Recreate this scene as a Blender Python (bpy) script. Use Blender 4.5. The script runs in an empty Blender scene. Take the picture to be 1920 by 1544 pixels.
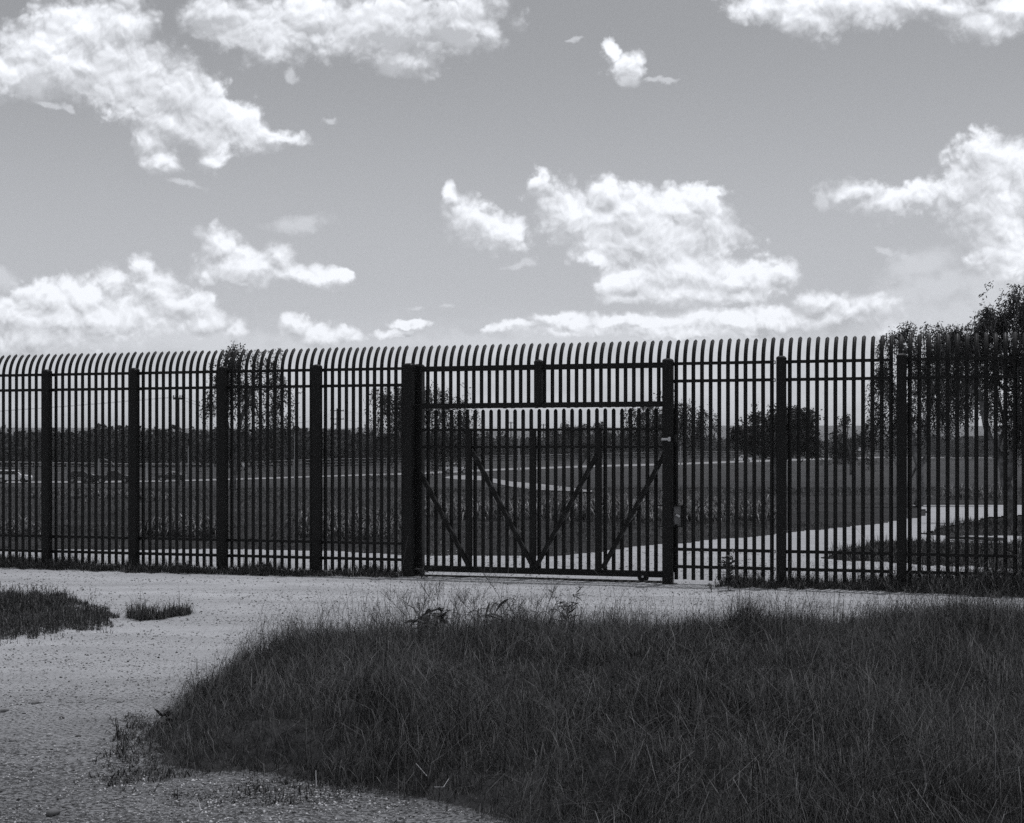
import bpy, bmesh, math, random
import numpy as np
from mathutils import Vector

SC = bpy.context.scene
COL = SC.collection
R = math.radians
rng = np.random.default_rng(7)
random.seed(7)

# ------------------------------------------------------------------ camera
F, CX, HY, CAMZ = 2876.0, 960.0, 842.0, 1.6          # focal length, centre and horizon in photo pixels; eye height
cam_d = bpy.data.cameras.new('camera')
cam_d.sensor_width = 36.0
cam_d.lens = F / 1920 * 36
cam_d.shift_y = (HY - 772) / 1920
cam_d.clip_start = 0.1
cam_d.clip_end = 30000
cam = bpy.data.objects.new('camera', cam_d)
COL.objects.link(cam)
cam.location = (0, 0, CAMZ)
cam.rotation_euler = (R(90), 0, 0)
SC.camera = cam
SC.view_settings.view_transform = 'Standard'
SC.view_settings.look = 'None'
SC.view_settings.gamma = 1
SC.view_settings.use_curve_mapping = False
SC.view_settings.exposure = 0.0
SC.cycles.use_denoising = False                        # keep the grain, the photograph has it too

SUN_EL, SUN_AZ = 76.0, 35.0                            # azimuth clockwise from +Y (view direction)
SUN_STRENGTH, SKY_STRENGTH = 2.0, 0.098
HAZE_DENSITY = 0.00016

# ------------------------------------------------------------------ node helpers
class NG:
    def __init__(s, tree):
        s.t = tree; s.n = tree.nodes; s.l = tree.links
    def new(s, typ, **kw):
        nd = s.n.new(typ)
        for k, v in kw.items():
            setattr(nd, k, v)
        return nd
    def put(s, sock, v):
        if isinstance(v, bpy.types.NodeSocket): s.l.new(v, sock)
        elif v is not None: sock.default_value = v
    def math(s, op, a, b=None, c=None, clamp=False):
        nd = s.new('ShaderNodeMath', operation=op); nd.use_clamp = clamp
        s.put(nd.inputs[0], a); s.put(nd.inputs[1], b)
        if c is not None: s.put(nd.inputs[2], c)
        return nd.outputs[0]
    def vmath(s, op, a, b=None, sc=None):
        nd = s.new('ShaderNodeVectorMath', operation=op)
        s.put(nd.inputs[0], a)
        if b is not None: s.put(nd.inputs[1], b)
        if sc is not None: s.put(nd.inputs['Scale'], sc)
        return nd.outputs['Value'] if op in ('DOT_PRODUCT', 'LENGTH', 'DISTANCE') else nd.outputs[0]
    def noise(s, vec, scale, detail=4, rough=.5, dist=0, out='Fac', w=None):
        nd = s.new('ShaderNodeTexNoise')
        if w is not None: nd.noise_dimensions = '4D'; nd.inputs['W'].default_value = w
        s.put(nd.inputs['Vector'], vec); nd.inputs['Scale'].default_value = scale
        nd.inputs['Detail'].default_value = detail; nd.inputs['Roughness'].default_value = rough
        nd.inputs['Distortion'].default_value = dist
        return nd.outputs[out]
    def ramp(s, v, a, b, c=0.0, d=1.0, smooth=True):
        if isinstance(a, (int, float)) and isinstance(b, (int, float)) and a > b: a, b, c, d = b, a, d, c
        nd = s.new('ShaderNodeMapRange'); nd.interpolation_type = 'SMOOTHSTEP' if smooth else 'LINEAR'
        s.put(nd.inputs['Value'], v)
        s.put(nd.inputs['From Min'], a); s.put(nd.inputs['From Max'], b)
        s.put(nd.inputs['To Min'], c); s.put(nd.inputs['To Max'], d)
        return nd.outputs[0]
    def mix(s, f, a, b):
        nd = s.new('ShaderNodeMix', data_type='FLOAT')
        s.put(nd.inputs[0], f); s.put(nd.inputs[2], a); s.put(nd.inputs[3], b)
        return nd.outputs[0]
    def comb(s, x, y, z):
        nd = s.new('ShaderNodeCombineXYZ')
        s.put(nd.inputs[0], x); s.put(nd.inputs[1], y); s.put(nd.inputs[2], z)
        return nd.outputs[0]

# ------------------------------------------------------------------ sky: Nishita in grey, cumulus on top
# (cx, cy, rx, ry, tilt): puffs of the cumulus, each a direction in the sky
PUFFS = """
465 500 90 32 5|590 518 62 22 10|215 150 120 60 25|330 235 100 40 20|690 60 150 50 0|1230 430 150 55 8|1290 545 130 26 0|1860 350 90 90 0|1880 430 70 70 0|110 600 150 36 0|1450 598 240 22 0|1180 604 160 18 0|1600 585 80 30 0
60 95 80 62 0|150 55 110 62 5|235 50 62 62 0|150 128 140 42 8|250 130 130 75 30|330 180 135 62 32|420 222 110 36 22
505 250 70 15 13|280 262 34 34 30|305 300 42 24 20|395 298 24 22 0|345 346 34 7 10|90 200 34 6 15|130 210 16 7 25|8 130 40 40 0
400 25 62 42 0|490 62 88 56 10|508 100 34 26 0|610 30 150 44 0|540 140 18 10 30|740 55 130 66 0|752 108 72 26 12|860 40 92 58 0|915 62 44 30 20
1145 88 14 24 -25|1172 122 30 28 40|1180 150 18 18 0|1235 153 34 5 0|1075 75 13 5 -20
1425 10 62 30 0|1505 38 70 34 20|1590 15 130 36 0|1745 12 150 28 5|1850 45 76 32 0|1900 20 70 40 0
848 362 15 24 0|872 405 46 42 35|935 435 55 36 25|978 497 32 9 -15
1012 345 22 26 0|1065 395 62 50 20|1145 368 38 36 0|1165 415 120 58 0|1265 395 90 46 8|1315 385 44 34 10|1335 425 46 40 0|1396 438 22 9 15
1200 460 130 40 5|1110 485 32 18 20|1175 530 62 34 0|1290 510 110 50 5|1385 522 96 42 5|1468 510 32 26 0|1270 552 130 22 0|1180 558 50 14 0|1400 552 60 18 -10
1540 372 10 22 0|1600 360 52 24 -5|1660 385 70 28 0|1715 372 52 30 -20|1790 368 46 46 0|1838 296 32 48 0|1895 300 60 48 0|1850 390 80 62 0|1880 470 60 60 0
1538 566 36 22 0|1585 575 26 20 0|1628 578 36 22 0|1560 600 100 26 0|1680 625 50 26 0|1420 606 160 14 0|1250 622 260 14 0|1060 600 60 8 0|960 612 60 8 0
18 592 50 32 0|90 560 60 34 0|150 560 80 40 0|212 528 32 26 0|264 502 22 28 0|290 540 60 36 25|345 570 60 34 0|200 600 190 44 0|390 605 50 26 0|80 630 120 36 0
382 434 17 14 30|420 462 40 34 35|440 510 72 28 0|528 478 36 24 0|560 512 76 24 12|632 520 30 13 20
440 618 28 20 0|556 612 32 22 0|600 632 54 24 5|655 632 30 16 20|765 612 40 11 0|738 630 46 8 0|925 606 18 6 0|835 573 17 5 10|776 576 16 4 0
"""
FAINT = """
1690 560 60 26 -25|1765 530 80 36 0|1850 545 60 40 0|1662 473 24 7 20|1705 492 26 8 20|1745 482 16 7 0|1900 560 60 50 0
480 655 260 16 0|1100 640 420 22 0|1780 600 160 50 0|1720 500 90 30 -20|60 150 110 40 0|0 520 40 26 0|560 420 60 14 0|1300 640 420 26 0|860 650 200 20 0|1840 620 120 40 0|300 640 300 30 0|620 230 20 8 0|1340 590 120 12 0
"""
def parse(t):
    return [tuple(float(v) for v in p.split()) for ln in t.strip().splitlines() for p in ln.split('|')]

def build_world():
    w = bpy.data.worlds.new('World'); SC.world = w; w.use_nodes = True
    w.node_tree.nodes.clear()
    g = NG(w.node_tree)
    tc = g.new('ShaderNodeTexCoord').outputs['Generated']
    sky = g.new('ShaderNodeTexSky', sky_type='NISHITA')
    sky.sun_disc = False; sky.sun_elevation = R(SUN_EL); sky.sun_rotation = R(SUN_AZ)
    sky.air_density = 1.0; sky.dust_density = 1.6; sky.ozone_density = 1.0
    bw = g.new('ShaderNodeRGBToBW'); g.l.new(sky.outputs[0], bw.inputs[0])
    skyv = bw.outputs[0]
    sx = g.new('ShaderNodeSeparateXYZ'); g.l.new(tc, sx.inputs[0])
    X, Y, Z = sx.outputs
    Yp = g.math('MAXIMUM', Y, 0.25)
    a = g.math('DIVIDE', X, Yp); b = g.math('DIVIDE', Z, Yp)
    P0 = g.comb(g.math('MULTIPLY_ADD', a, F/100, CX/100), g.math('MULTIPLY_ADD', b, -F/100, HY/100), 0)
    # ragged outlines: two scales of warp
    w1 = g.vmath('SUBTRACT', g.noise(P0, 1.3, 3, .5, out='Color'), (.5, .5, .5))
    w2 = g.vmath('SUBTRACT', g.noise(P0, 5.0, 4, .55, out='Color'), (.5, .5, .5))
    P1 = g.vmath('MULTIPLY_ADD', w1, (.55, .42, 0)); g.l.new(P0, P1.node.inputs[2])
    P2 = g.vmath('MULTIPLY_ADD', w2, (.22, .20, 0)); g.l.new(P1, P2.node.inputs[2])
    fb = g.noise(P0, 2.4, 8, .55)
    fb_s = g.noise(P0, 8.0, 5, .6)
    def billow(P):
        vo = g.new('ShaderNodeTexVoronoi', feature='F1'); vo.inputs['Scale'].default_value = 3.0
        vo.inputs['Detail'].default_value = 2; vo.inputs['Roughness'].default_value = .55
        g.l.new(P, vo.inputs['Vector']); return vo.outputs['Distance']
    UP = (.05, -.20, 0)
    vb, vbu = billow(P1), billow(g.vmath('ADD', P1, (.02, -.09, 0)))
    # relief of the puffs, lit from above
    bil = g.noise(P1, 2.0, 7, .52); bil_l = g.noise(g.vmath('ADD', P1, (-.05, .15, 0)), 2.0, 7, .52)
    relief = g.math('MULTIPLY', g.math('SUBTRACT', bil_l, bil), -.45)
    low = g.noise(P1, .9, 3, .5, w=3.1)
    soft = g.ramp(g.noise(P0, .8, 2, .5, w=11.), .38, .62, .38, .95)
    tone = g.math('MULTIPLY_ADD', g.noise(P0, .30, 2, .5, w=8.), 1.0, -.47)
    streaks = g.noise(g.vmath('MULTIPLY', P0, (.35, 1.6, 1)), 1.6, 5, .55, w=5.)
    veil = g.math('MULTIPLY', g.ramp(Z, .11, .03), g.ramp(streaks, .32, .68, .35, .9))
    wind = g.math('MULTIPLY_ADD', fb, 1.0, g.math('MULTIPLY_ADD', fb_s, .30, -.650))
    wind = g.math('ADD', wind, g.math('MULTIPLY_ADD', vb, -.36, .40))
    windf = g.math('MULTIPLY_ADD', fb, 1.5, -.75)
    def field(puffs, src):
        cur = None
        for cx, cy, rx, ry, rot in puffs:
            m = g.new('ShaderNodeMapping', vector_type='TEXTURE')
            m.inputs['Location'].default_value = (cx/100, cy/100, 0)
            m.inputs['Rotation'].default_value = (0, 0, R(rot))
            m.inputs['Scale'].default_value = (rx/100*1.2, ry/100*1.22, 1)
            if cur is None: g.l.new(src, m.inputs['Vector'])
            else:   # chained one after the other, so that few values are alive at a time
                ch = g.vmath('MULTIPLY_ADD', cur, (1e-6, 1e-6, 0)); g.l.new(src, ch.node.inputs[2]); g.l.new(ch, m.inputs['Vector'])
            q = g.vmath('LENGTH', m.outputs[0])
            cur = q if cur is None else g.math('SMOOTH_MIN', cur, q, .22)
        return g.math('SUBTRACT', 1.0, cur)
    K = 1.0 / SKY_STRENGTH
    skyv = g.mix(g.ramp(Z, .27, .02, 0, .80), skyv, .60*K)      # pale moist air low in the sky
    def back(v):
        bg = g.new('ShaderNodeBackground'); bg.inputs['Strength'].default_value = SKY_STRENGTH
        g.l.new(g.vmath('MULTIPLY', g.comb(v, v, v), (.968, .995, 1.05)), bg.inputs['Color'])
        return bg.outputs[0]
    strong, faint = parse(PUFFS), parse(FAINT)
    faint += [p for p in strong if p[2]*p[3] < 330]; strong = [p for p in strong if p[2]*p[3] >= 330]
    def near(p, x0, y0, x1, y1):
        cx, cy, rx, ry, rot = p
        m = max(rx, ry)*2.1+55 if abs(rot) > 12 else None
        ex, ey = (m, m) if m else (rx*2.2+55, (ry+rx*math.sin(R(abs(rot))))*2.2+55)
        return x0-ex < cx < x1+ex and y0-ey < cy < y1+ey
    def leaf(x0, y0, x1, y1):
        ps = [p for p in strong if near(p, x0, y0, x1, y1)]; fs = [p for p in faint if near(p, x0, y0, x1, y1)]
        v = g.mix(veil, skyv, .76*K); src = P2
        if fs:
            Df = field(fs, P2)
            v = g.mix(g.math('MULTIPLY', g.ramp(g.math('ADD', Df, windf), -.05, .75), .55), v, .80*K)
            src = g.vmath('MULTIPLY_ADD', Df, (1e-6, 1e-6, 0)); g.l.new(P2, src.node.inputs[2])
        if ps:
            D = field(ps, src)
            up = g.vmath('MULTIPLY_ADD', D, (1e-6, 1e-6, 0)); g.l.new(g.vmath('ADD', P2, UP), up.node.inputs[2])
            lit = g.math('SUBTRACT', D, field(ps, up))
            lit = g.math('MINIMUM', g.math('MAXIMUM', lit, -.5), .5)
            lit = g.math('MULTIPLY_ADD', g.math('SUBTRACT', vbu, vb), .55, lit)
            dens = g.math('ADD', D, wind)
            # cumulus seen against the light: bright rims, greyer where thick
            thick = g.ramp(dens, .25, 1.15)
            grey = g.math('MULTIPLY', thick, g.ramp(low, .34, .60))
            cl = g.math('ADD', g.math('MULTIPLY_ADD', lit, .60, g.mix(grey, .87, .64)), g.math('ADD', relief, tone))
            cl = g.math('MINIMUM', g.math('MAXIMUM', cl, .54), 1.08)
            v = g.mix(g.ramp(dens, -.05, soft), v, g.math('MULTIPLY', cl, K))
        return back(v)
    def split(x0, y0, x1, y1, d):
        if d == 0: return leaf(x0, y0, x1, y1)
        sx_, sy_ = None, None
        mx = g.new('ShaderNodeMixShader')
        if (x1-x0) > (y1-y0):
            m = (x0+x1)/2; a_ = split(x0, y0, m, y1, d-1); b_ = split(m, y0, x1, y1, d-1); f = g.math('GREATER_THAN', PX, m/100)
        else:
            m = (y0+y1)/2; a_ = split(x0, y0, x1, m, d-1); b_ = split(x0, m, x1, y1, d-1); f = g.math('GREATER_THAN', PY, m/100)
        g.l.new(f, mx.inputs[0]); g.l.new(a_, mx.inputs[1]); g.l.new(b_, mx.inputs[2])
        return mx.outputs[0]
    sp = g.new('ShaderNodeSeparateXYZ'); g.l.new(P0, sp.inputs[0]); PX, PY = sp.outputs[0], sp.outputs[1]
    win = split(0, 0, 1920, 700, 2)
    # the rest of the sky: the same broken cumulus, laid out by noise
    gn = g.noise(tc, 5.0, 7, .56, w=1.7)
    ga = g.math('MULTIPLY', g.ramp(gn, .52, .62), g.ramp(Z, -.02, .08))
    v = g.mix(g.math('MULTIPLY', g.ramp(Z, .11, .03), .62), skyv, .64*K)
    gen = back(g.mix(ga, v, g.math('MULTIPLY', g.ramp(gn, .54, .78, .92, .68), K)))
    mx = g.new('ShaderNodeMixShader')
    inw = g.math('MULTIPLY', g.math('MULTIPLY', g.math('LESS_THAN', g.math('ABSOLUTE', a), .42), g.math('LESS_THAN', b, .34)), g.math('MULTIPLY', g.math('GREATER_THAN', Y, .5), g.math('GREATER_THAN', b, .0)))
    g.l.new(inw, mx.inputs[0]); g.l.new(gen, mx.inputs[1]); g.l.new(win, mx.inputs[2])
    out = g.new('ShaderNodeOutputWorld'); g.l.new(mx.outputs[0], out.inputs['Surface'])
    w.cycles.sampling_method = 'MANUAL'; w.cycles.sample_map_resolution = 256
build_world()

sun_d = bpy.data.lights.new('sun', 'SUN'); sun_d.energy = SUN_STRENGTH; sun_d.angle = R(.6)
sun_d.color = (1.0, 1.0, 1.04)
sun = bpy.data.objects.new('sun', sun_d); COL.objects.link(sun)
sdir = Vector((math.sin(R(SUN_AZ))*math.cos(R(SUN_EL)), math.cos(R(SUN_AZ))*math.cos(R(SUN_EL)), math.sin(R(SUN_EL))))
sun.rotation_euler = sdir.to_track_quat('Z', 'Y').to_euler()
sun.location = (0, 0, 60)

# ------------------------------------------------------------------ numpy noise
def _hash(ix, iy, seed):
    n = (ix.astype(np.int64)*374761393 + iy.astype(np.int64)*668265263 + seed*982451653) & 0x7fffffff
    n = ((n ^ (n >> 13)) * 1274126177) & 0x7fffffff
    n = n ^ (n >> 16)
    return (n & 0xffffff) / float(0xffffff)
def vnoise(x, y, seed=0):
    x = np.asarray(x, float); y = np.asarray(y, float)
    ix = np.floor(x); iy = np.floor(y); fx = x-ix; fy = y-iy
    fx = fx*fx*(3-2*fx); fy = fy*fy*(3-2*fy)
    a = _hash(ix, iy, seed); b = _hash(ix+1, iy, seed); c = _hash(ix, iy+1, seed); d = _hash(ix+1, iy+1, seed)
    return (a*(1-fx)+b*fx)*(1-fy) + (c*(1-fx)+d*fx)*fy
def fbm(x, y, seed=0, oct=4):
    s = 0; a = .5; t = 0
    for i in range(oct):
        s = s + a*vnoise(x*2**i, y*2**i, seed+i*17); t += a; a *= .5
    return s/t

# ------------------------------------------------------------------ terrain
HYS = np.array([-60, 26, 32, 45, 60, 80, 100, 150, 225, 287, 355, 470, 520, 700, 1100, 2500, 9000.])
HHS = np.array([0, 0, -.06, -.33, -.66, -1.0, -1.32, -2.2, -3.45, -3.45, -3.05, -2.3, -1.9, -1.2, -.4, 1.5, 1.5])
ROADX = np.array([-200, -80, -32, 0, 71, 110, 200.]); ROADY = np.array([150, 240, 287, 355, 470, 520, 600.])
def H(X, Y):
    X = np.asarray(X, float); Y = np.asarray(Y, float)
    h = np.interp(Y, HYS, HHS)
    yr = np.interp(X, ROADX, ROADY)
    h = h + np.clip((Y-yr)/34, 0, 1)*1.0
    h = h + np.clip((Y-30)/40, 0, 1)*(fbm(X/14, Y/22, 5, 3)-.5)*.22
    return h
def to_px(X, Y, Z):
    return CX + F*X/Y, HY - F*(Z-CAMZ)/Y
def at(px, py, Y):
    return Vector(((px-CX)/F*Y, Y, CAMZ-(py-HY)/F*Y))
_ys = np.exp(np.linspace(math.log(5), math.log(2500), 6000))
def ground_at(px, py):
    """first ground point seen in the direction of the photo's pixel"""
    X = (px-CX)/F*_ys; zr = CAMZ-(py-HY)/F*_ys
    hit = np.nonzero(zr <= H(X, _ys))[0]
    i = hit[0] if len(hit) else len(_ys)-1
    return Vector((X[i], _ys[i], float(H(X[i], _ys[i]))))
def in_poly(px, py, poly):
    px = np.asarray(px); py = np.asarray(py)
    ins = np.zeros(px.shape, bool); n = len(poly)
    for i in range(n):
        x1, y1 = poly[i]; x2, y2 = poly[(i+1) % n]
        if y1 == y2: continue
        c = ((y1 > py) != (y2 > py)) & (px < (x2-x1)*(py-y1)/(y2-y1)+x1)
        ins ^= c
    return ins
BACK = [(-1500,1034),(0,1033),(120,1031),(240,1032),(420,1030),(600,1033),(760,1041),(900,1043),(1050,1043),(1120,1036),(1200,1025),(1300,1017),(1400,1009),
        (1500,998),(1600,988),(1660,982),(1700,974),(1738,968),(1744,961),(1725,951),(1690,945),(1640,938.5),(1500,935),(1500,932.5),(1640,933.5),(1700,937),
        (1780,940),(1885,944),(2900,952),(2900,1700),(-1500,1700)]
ISL1 = [(1546,1048),(1590,1030),(1640,1019),(1700,1015),(1800,1019),(2900,1028),(2900,1078),(1900,1068),(1750,1061),(1650,1054),(1580,1052)]
ISL2 = [(1722,1003),(1745,995),(1765,988),(1800,980),(1885,967),(2900,955),(2900,1008),(1920,1006),(1800,1006)]
LEFT = [(-1500,1112),(0,1114),(120,1118),(160,1128),(178,1140),(190,1152),(205,1168),(185,1178),(120,1180),(60,1192),(0,1200),(-1500,1215)]
LEFT2 = [(150,1146),(215,1153),(225,1158),(170,1160)]
LEFT3 = [(232,1160),(250,1151),(300,1156),(350,1148),(358,1153),(310,1162),(270,1164)]
FORE = [(245,1448),(262,1412),(285,1372),(298,1345),(345,1318),(420,1276),(520,1238),(640,1206),(760,1196),(900,1198),(1050,1196),(1200,1190),(1330,1198),
        (1420,1192),(1600,1184),(1920,1178),(2900,1170),(2900,2600),(1000,2600),(985,1600),(940,1548),(860,1522),(760,1500),(650,1484),(560,1466),(480,1458),(380,1462),(300,1466)]
FBR = [(1360,1094),(1480,1096),(1690,1098),(1920,1096),(2900,1095),(2900,1140),(1900,1122),(1700,1112),(1500,1106),(1400,1104),(1350,1101)]
FBL = [(-1500,1046),(0,1052),(200,1062),(420,1068),(600,1074),(760,1074),(790,1076),(740,1084),(600,1082),(400,1079),(200,1073),(0,1066),(-1500,1056)]
def wob(px, py, seed, amp, sx=22., sy=9.):
    return (fbm(px/sx, py/sy, seed, 4)-.5)*amp*2
def mask(px, py, poly, seed=1, ax=14, ay=5):
    return in_poly(px+wob(px, py, seed, ax), py+wob(px, py, seed+50, ay), poly)

def smooth_in(px, py, poly, r):
    """rough distance-like weight: mean of the mask around the point (py distances halved)"""
    s = 0
    for k in range(8):
        s = s + in_poly(px+math.cos(k*.785)*r, py+math.sin(k*.785)*r*.5, poly)
    return (s + in_poly(px, py, poly))/9
def mound(X, Y):
    """height of the grassy bank in the foreground"""
    px, py = to_px(X, Y, 0)
    m = (smooth_in(px, py, FORE, 60)+smooth_in(px, py, FORE, 130)+smooth_in(px, py, FORE, 25))/3
    return np.clip(m-.76, 0, 1)/.24*(.10+.12*fbm(X*.8, Y*.8, 31, 3)+.62*np.clip(fbm(X*1.2+3, Y*1.5, 37, 3)-.42, 0, 1))

# ------------------------------------------------------------------ mesh helpers
def mesh_np(name, V, Fc, mat=None, attr=None, smooth=False, parent=None, mats=None):
    """V (n,3), Fc (m,k) with constant k, or list of such arrays"""
    if not isinstance(Fc, list): Fc = [Fc]
    me = bpy.data.meshes.new(name)
    V = np.ascontiguousarray(V, np.float32)
    me.vertices.add(len(V)); me.vertices.foreach_set('co', V.ravel())
    idx = np.concatenate([f.ravel() for f in Fc]).astype(np.int32)
    tot = np.concatenate([np.full(len(f), f.shape[1], np.int32) for f in Fc])
    start = np.concatenate([[0], np.cumsum(tot)[:-1]]).astype(np.int32)
    me.loops.add(len(idx)); me.loops.foreach_set('vertex_index', idx)
    me.polygons.add(len(tot)); me.polygons.foreach_set('loop_start', start); me.polygons.foreach_set('loop_total', tot)
    if smooth: me.polygons.foreach_set('use_smooth', np.ones(len(tot), bool))
    if attr is not None:
        at_ = me.attributes.new('tone', 'FLOAT', 'POINT'); at_.data.foreach_set('value', np.ascontiguousarray(attr, np.float32))
    me.update(calc_edges=True)
    if mat: me.materials.append(mat)
    o = bpy.data.objects.new(name, me); COL.objects.link(o)
    if parent: o.parent = parent
    return o

class MB:
    """collects boxes, tubes and prisms into one mesh"""
    def __init__(s): s.v = []; s.f = []; s.n = 0
    def add(s, v, f):
        v = np.asarray(v, float).reshape(-1, 3)
        s.v.append(v); s.f += [tuple(i+s.n for i in q) for q in f]; s.n += len(v); return s
    def box(s, c, d, ch=0.0):
        (cx, cy, cz), (x, y, z) = c, (d[0]/2, d[1]/2, d[2]/2)
        if ch <= 0:
            v = [(cx+i*x, cy+j*y, cz+k*z) for k in (-1, 1) for j in (-1, 1) for i in (-1, 1)]
            return s.add(v, [(0,2,3,1),(4,5,7,6),(0,1,5,4),(2,6,7,3),(0,4,6,2),(1,3,7,5)])
        ring = [(x-ch,-y),(x,-y+ch),(x,y-ch),(x-ch,y),(-x+ch,y),(-x,y-ch),(-x,-y+ch),(-x+ch,-y)]
        v = [(cx+a, cy+b, cz+k*z) for k in (-1, 1) for a, b in ring]
        return s.add(v, [(i, (i+1) % 8, 8+(i+1) % 8, 8+i) for i in range(8)]+[tuple(range(7, -1, -1)), tuple(range(8, 16))])
    def beam(s, p, q, w, h, up=(0, 0, 1)):
        p = Vector(p); q = Vector(q); d = (q-p).normalized(); u = Vector(up)
        a = d.cross(u).normalized(); b = a.cross(d).normalized()
        v = []
        for c in (p, q):
            for i, j in ((-1,-1),(1,-1),(1,1),(-1,1)):
                v.append(c+a*(i*w/2)+b*(j*h/2))
        return s.add([tuple(t) for t in v], [(3,2,1,0),(4,5,6,7),(0,1,5,4),(1,2,6,5),(2,3,7,6),(3,0,4,7)])
    def tube(s, pts, rad, n=6, cap=True):
        pts = [Vector(p) for p in pts]; rings = []
        if not hasattr(rad, '__len__'): rad = [rad]*len(pts)
        v = []; prev = None
        for i, p in enumerate(pts):
            d = (pts[min(i+1, len(pts)-1)]-pts[max(i-1, 0)]).normalized()
            a = d.cross(Vector((0, 1, .13)) if prev is None else prev.cross(d)*-1 if False else Vector((.13, 1, .07))).normalized(); b = d.cross(a)
            for k in range(n):
                t = 2*math.pi*k/n
                v.append(tuple(p+(a*math.cos(t)+b*math.sin(t))*rad[i]))
        f = [(i*n+k, i*n+(k+1) % n, (i+1)*n+(k+1) % n, (i+1)*n+k) for i in range(len(pts)-1) for k in range(n)]
        if cap: f += [tuple(range(n-1, -1, -1)), tuple(range((len(pts)-1)*n, len(pts)*n))]
        return s.add(v, f)
    def prism(s, prof, axis, lo, hi):
        """profile of (a,b) points pulled along axis: 'y' uses (x,z), 'x' uses (y,z)"""
        n = len(prof)
        v = [((a, t, b) if axis == 'y' else (t, a, b)) for t in (lo, hi) for a, b in prof]
        return s.add(v, [(i, (i+1) % n, n+(i+1) % n, n+i) for i in range(n)]+[tuple(range(n-1, -1, -1)), tuple(range(n, 2*n))])
    def mesh(s, name, mat, smooth=False):
        me = bpy.data.meshes.new(name)
        me.from_pydata(np.concatenate(s.v).tolist(), [], s.f); me.update()
        bm = bmesh.new(); bm.from_mesh(me); bmesh.ops.recalc_face_normals(bm, faces=bm.faces); bm.to_mesh(me); bm.free()
        if smooth: me.polygons.foreach_set('use_smooth', np.ones(len(me.polygons), bool))
        me.materials.append(mat); return me
    def build(s, name, mat, parent=None, smooth=False):
        return obj(name, s.mesh(name, mat, smooth), parent)
def obj(name, me, parent=None, loc=None, rz=None):
    o = bpy.data.objects.new(name, me); COL.objects.link(o)
    if parent: o.parent = parent
    if loc is not None: o.location = loc
    if rz is not None: o.rotation_euler = (0, 0, rz)
    return o
def tag(o, label=None, cat=None, group=None, kind=None):
    if label: o['label'] = label
    if cat: o['category'] = cat
    if group: o['group'] = group
    if kind: o['kind'] = kind
    return o
def empty(name, loc=(0, 0, 0), rz=0):
    o = bpy.data.objects.new(name, None); COL.objects.link(o); o.location = loc; o.rotation_euler = (0, 0, rz)
    o.empty_display_size = .3
    return o

# ------------------------------------------------------------------ materials (grey: the photograph is monochrome)
def new_mat(name, rough=.8, spec=.3, metal=0.):
    m = bpy.data.materials.new(name); m.use_nodes = True
    g = NG(m.node_tree); p = g.n['Principled BSDF']
    p.inputs['Roughness'].default_value = rough; p.inputs['Specular IOR Level'].default_value = spec
    p.inputs['Metallic'].default_value = metal
    return m, g, p
def setc(g, p, v, tint=(1, 1, 1.02)):
    g.l.new(g.vmath('MULTIPLY', g.comb(v, v, v), tint), p.inputs['Base Color'])
def bump(g, p, h, strength, dist):
    b = g.new('ShaderNodeBump'); b.inputs['Strength'].default_value = strength; b.inputs['Distance'].default_value = dist
    g.l.new(h, b.inputs['Height']); g.l.new(b.outputs[0], p.inputs['Normal'])
def simple(name, val, var=.25, scale=8, rough=.7, spec=.3, metal=0., bmp=0., coord='Object'):
    m, g, p = new_mat(name, rough, spec, metal)
    tc = g.new('ShaderNodeTexCoord').outputs[coord]
    n = g.noise(tc, scale, 5, .6)
    setc(g, p, g.ramp(n, .3, .7, val*(1-var), val*(1+var)))
    if bmp: bump(g, p, g.noise(tc, scale*4, 4, .6), .5, bmp)
    return m
M = {}
def pos(g): return g.new('ShaderNodeNewGeometry').outputs['Position']

def steel_mat():
    m, g, p = new_mat('black_painted_steel', .5, .22)
    q = pos(g)
    n = g.noise(q, 5, 6, .65); n2 = g.noise(q, 60, 3, .6)
    dust = g.ramp(g.math('MULTIPLY', n, n2), .24, .42)
    setc(g, p, g.math('MULTIPLY_ADD', dust, .008, .006))
    g.l.new(g.ramp(n, .3, .7, .42, .68), p.inputs['Roughness'])
    bump(g, p, n2, .12, .002)
    return m
M['steel'] = steel_mat()
M['bare'] = simple('worn_bright_steel', .45, .3, 60, .35, .5, .8)
M['rust'] = simple('weathered_pipe', .22, .35, 20, .7, .3)
M['pole'] = simple('pale_pole', .34, .2, 3, .8)
M['wood'] = simple('creosoted_wood', .05, .3, 4, .9)
M['bark'] = simple('bark', .15, .6, 5, .95, .1, bmp=.02)

def tone_mat(name, lo, hi, rough=.55, spec=.35, trans=.0):
    m, g, p = new_mat(name, rough, spec)
    a = g.new('ShaderNodeAttribute'); a.attribute_name = 'tone'
    n = g.noise(pos(g), 1.2, 3, .6)
    v = g.math('MULTIPLY', g.mix(a.outputs['Fac'], lo, hi), g.ramp(n, .3, .7, .8, 1.2))
    setc(g, p, v)
    if trans:
        t = g.new('ShaderNodeBsdfTranslucent'); g.l.new(g.comb(v, v, v), t.inputs[0])
        mx = g.new('ShaderNodeMixShader'); mx.inputs[0].default_value = trans
        g.l.new(p.outputs[0], mx.inputs[1]); g.l.new(t.outputs[0], mx.inputs[2])
        g.l.new(mx.outputs[0], g.n['Material Output'].inputs[0])
    return m
M['grass'] = tone_mat('grass_blades', .010, .125, .5, .3, .12)
M['leaf'] = tone_mat('tree_leaves', .014, .055, .6, .2, .1)
M['cane'] = tone_mat('cane_leaves', .035, .24, .45, .45, .15)
M['weed'] = tone_mat('weed_leaves', .02, .10, .5, .3, .1)
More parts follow.
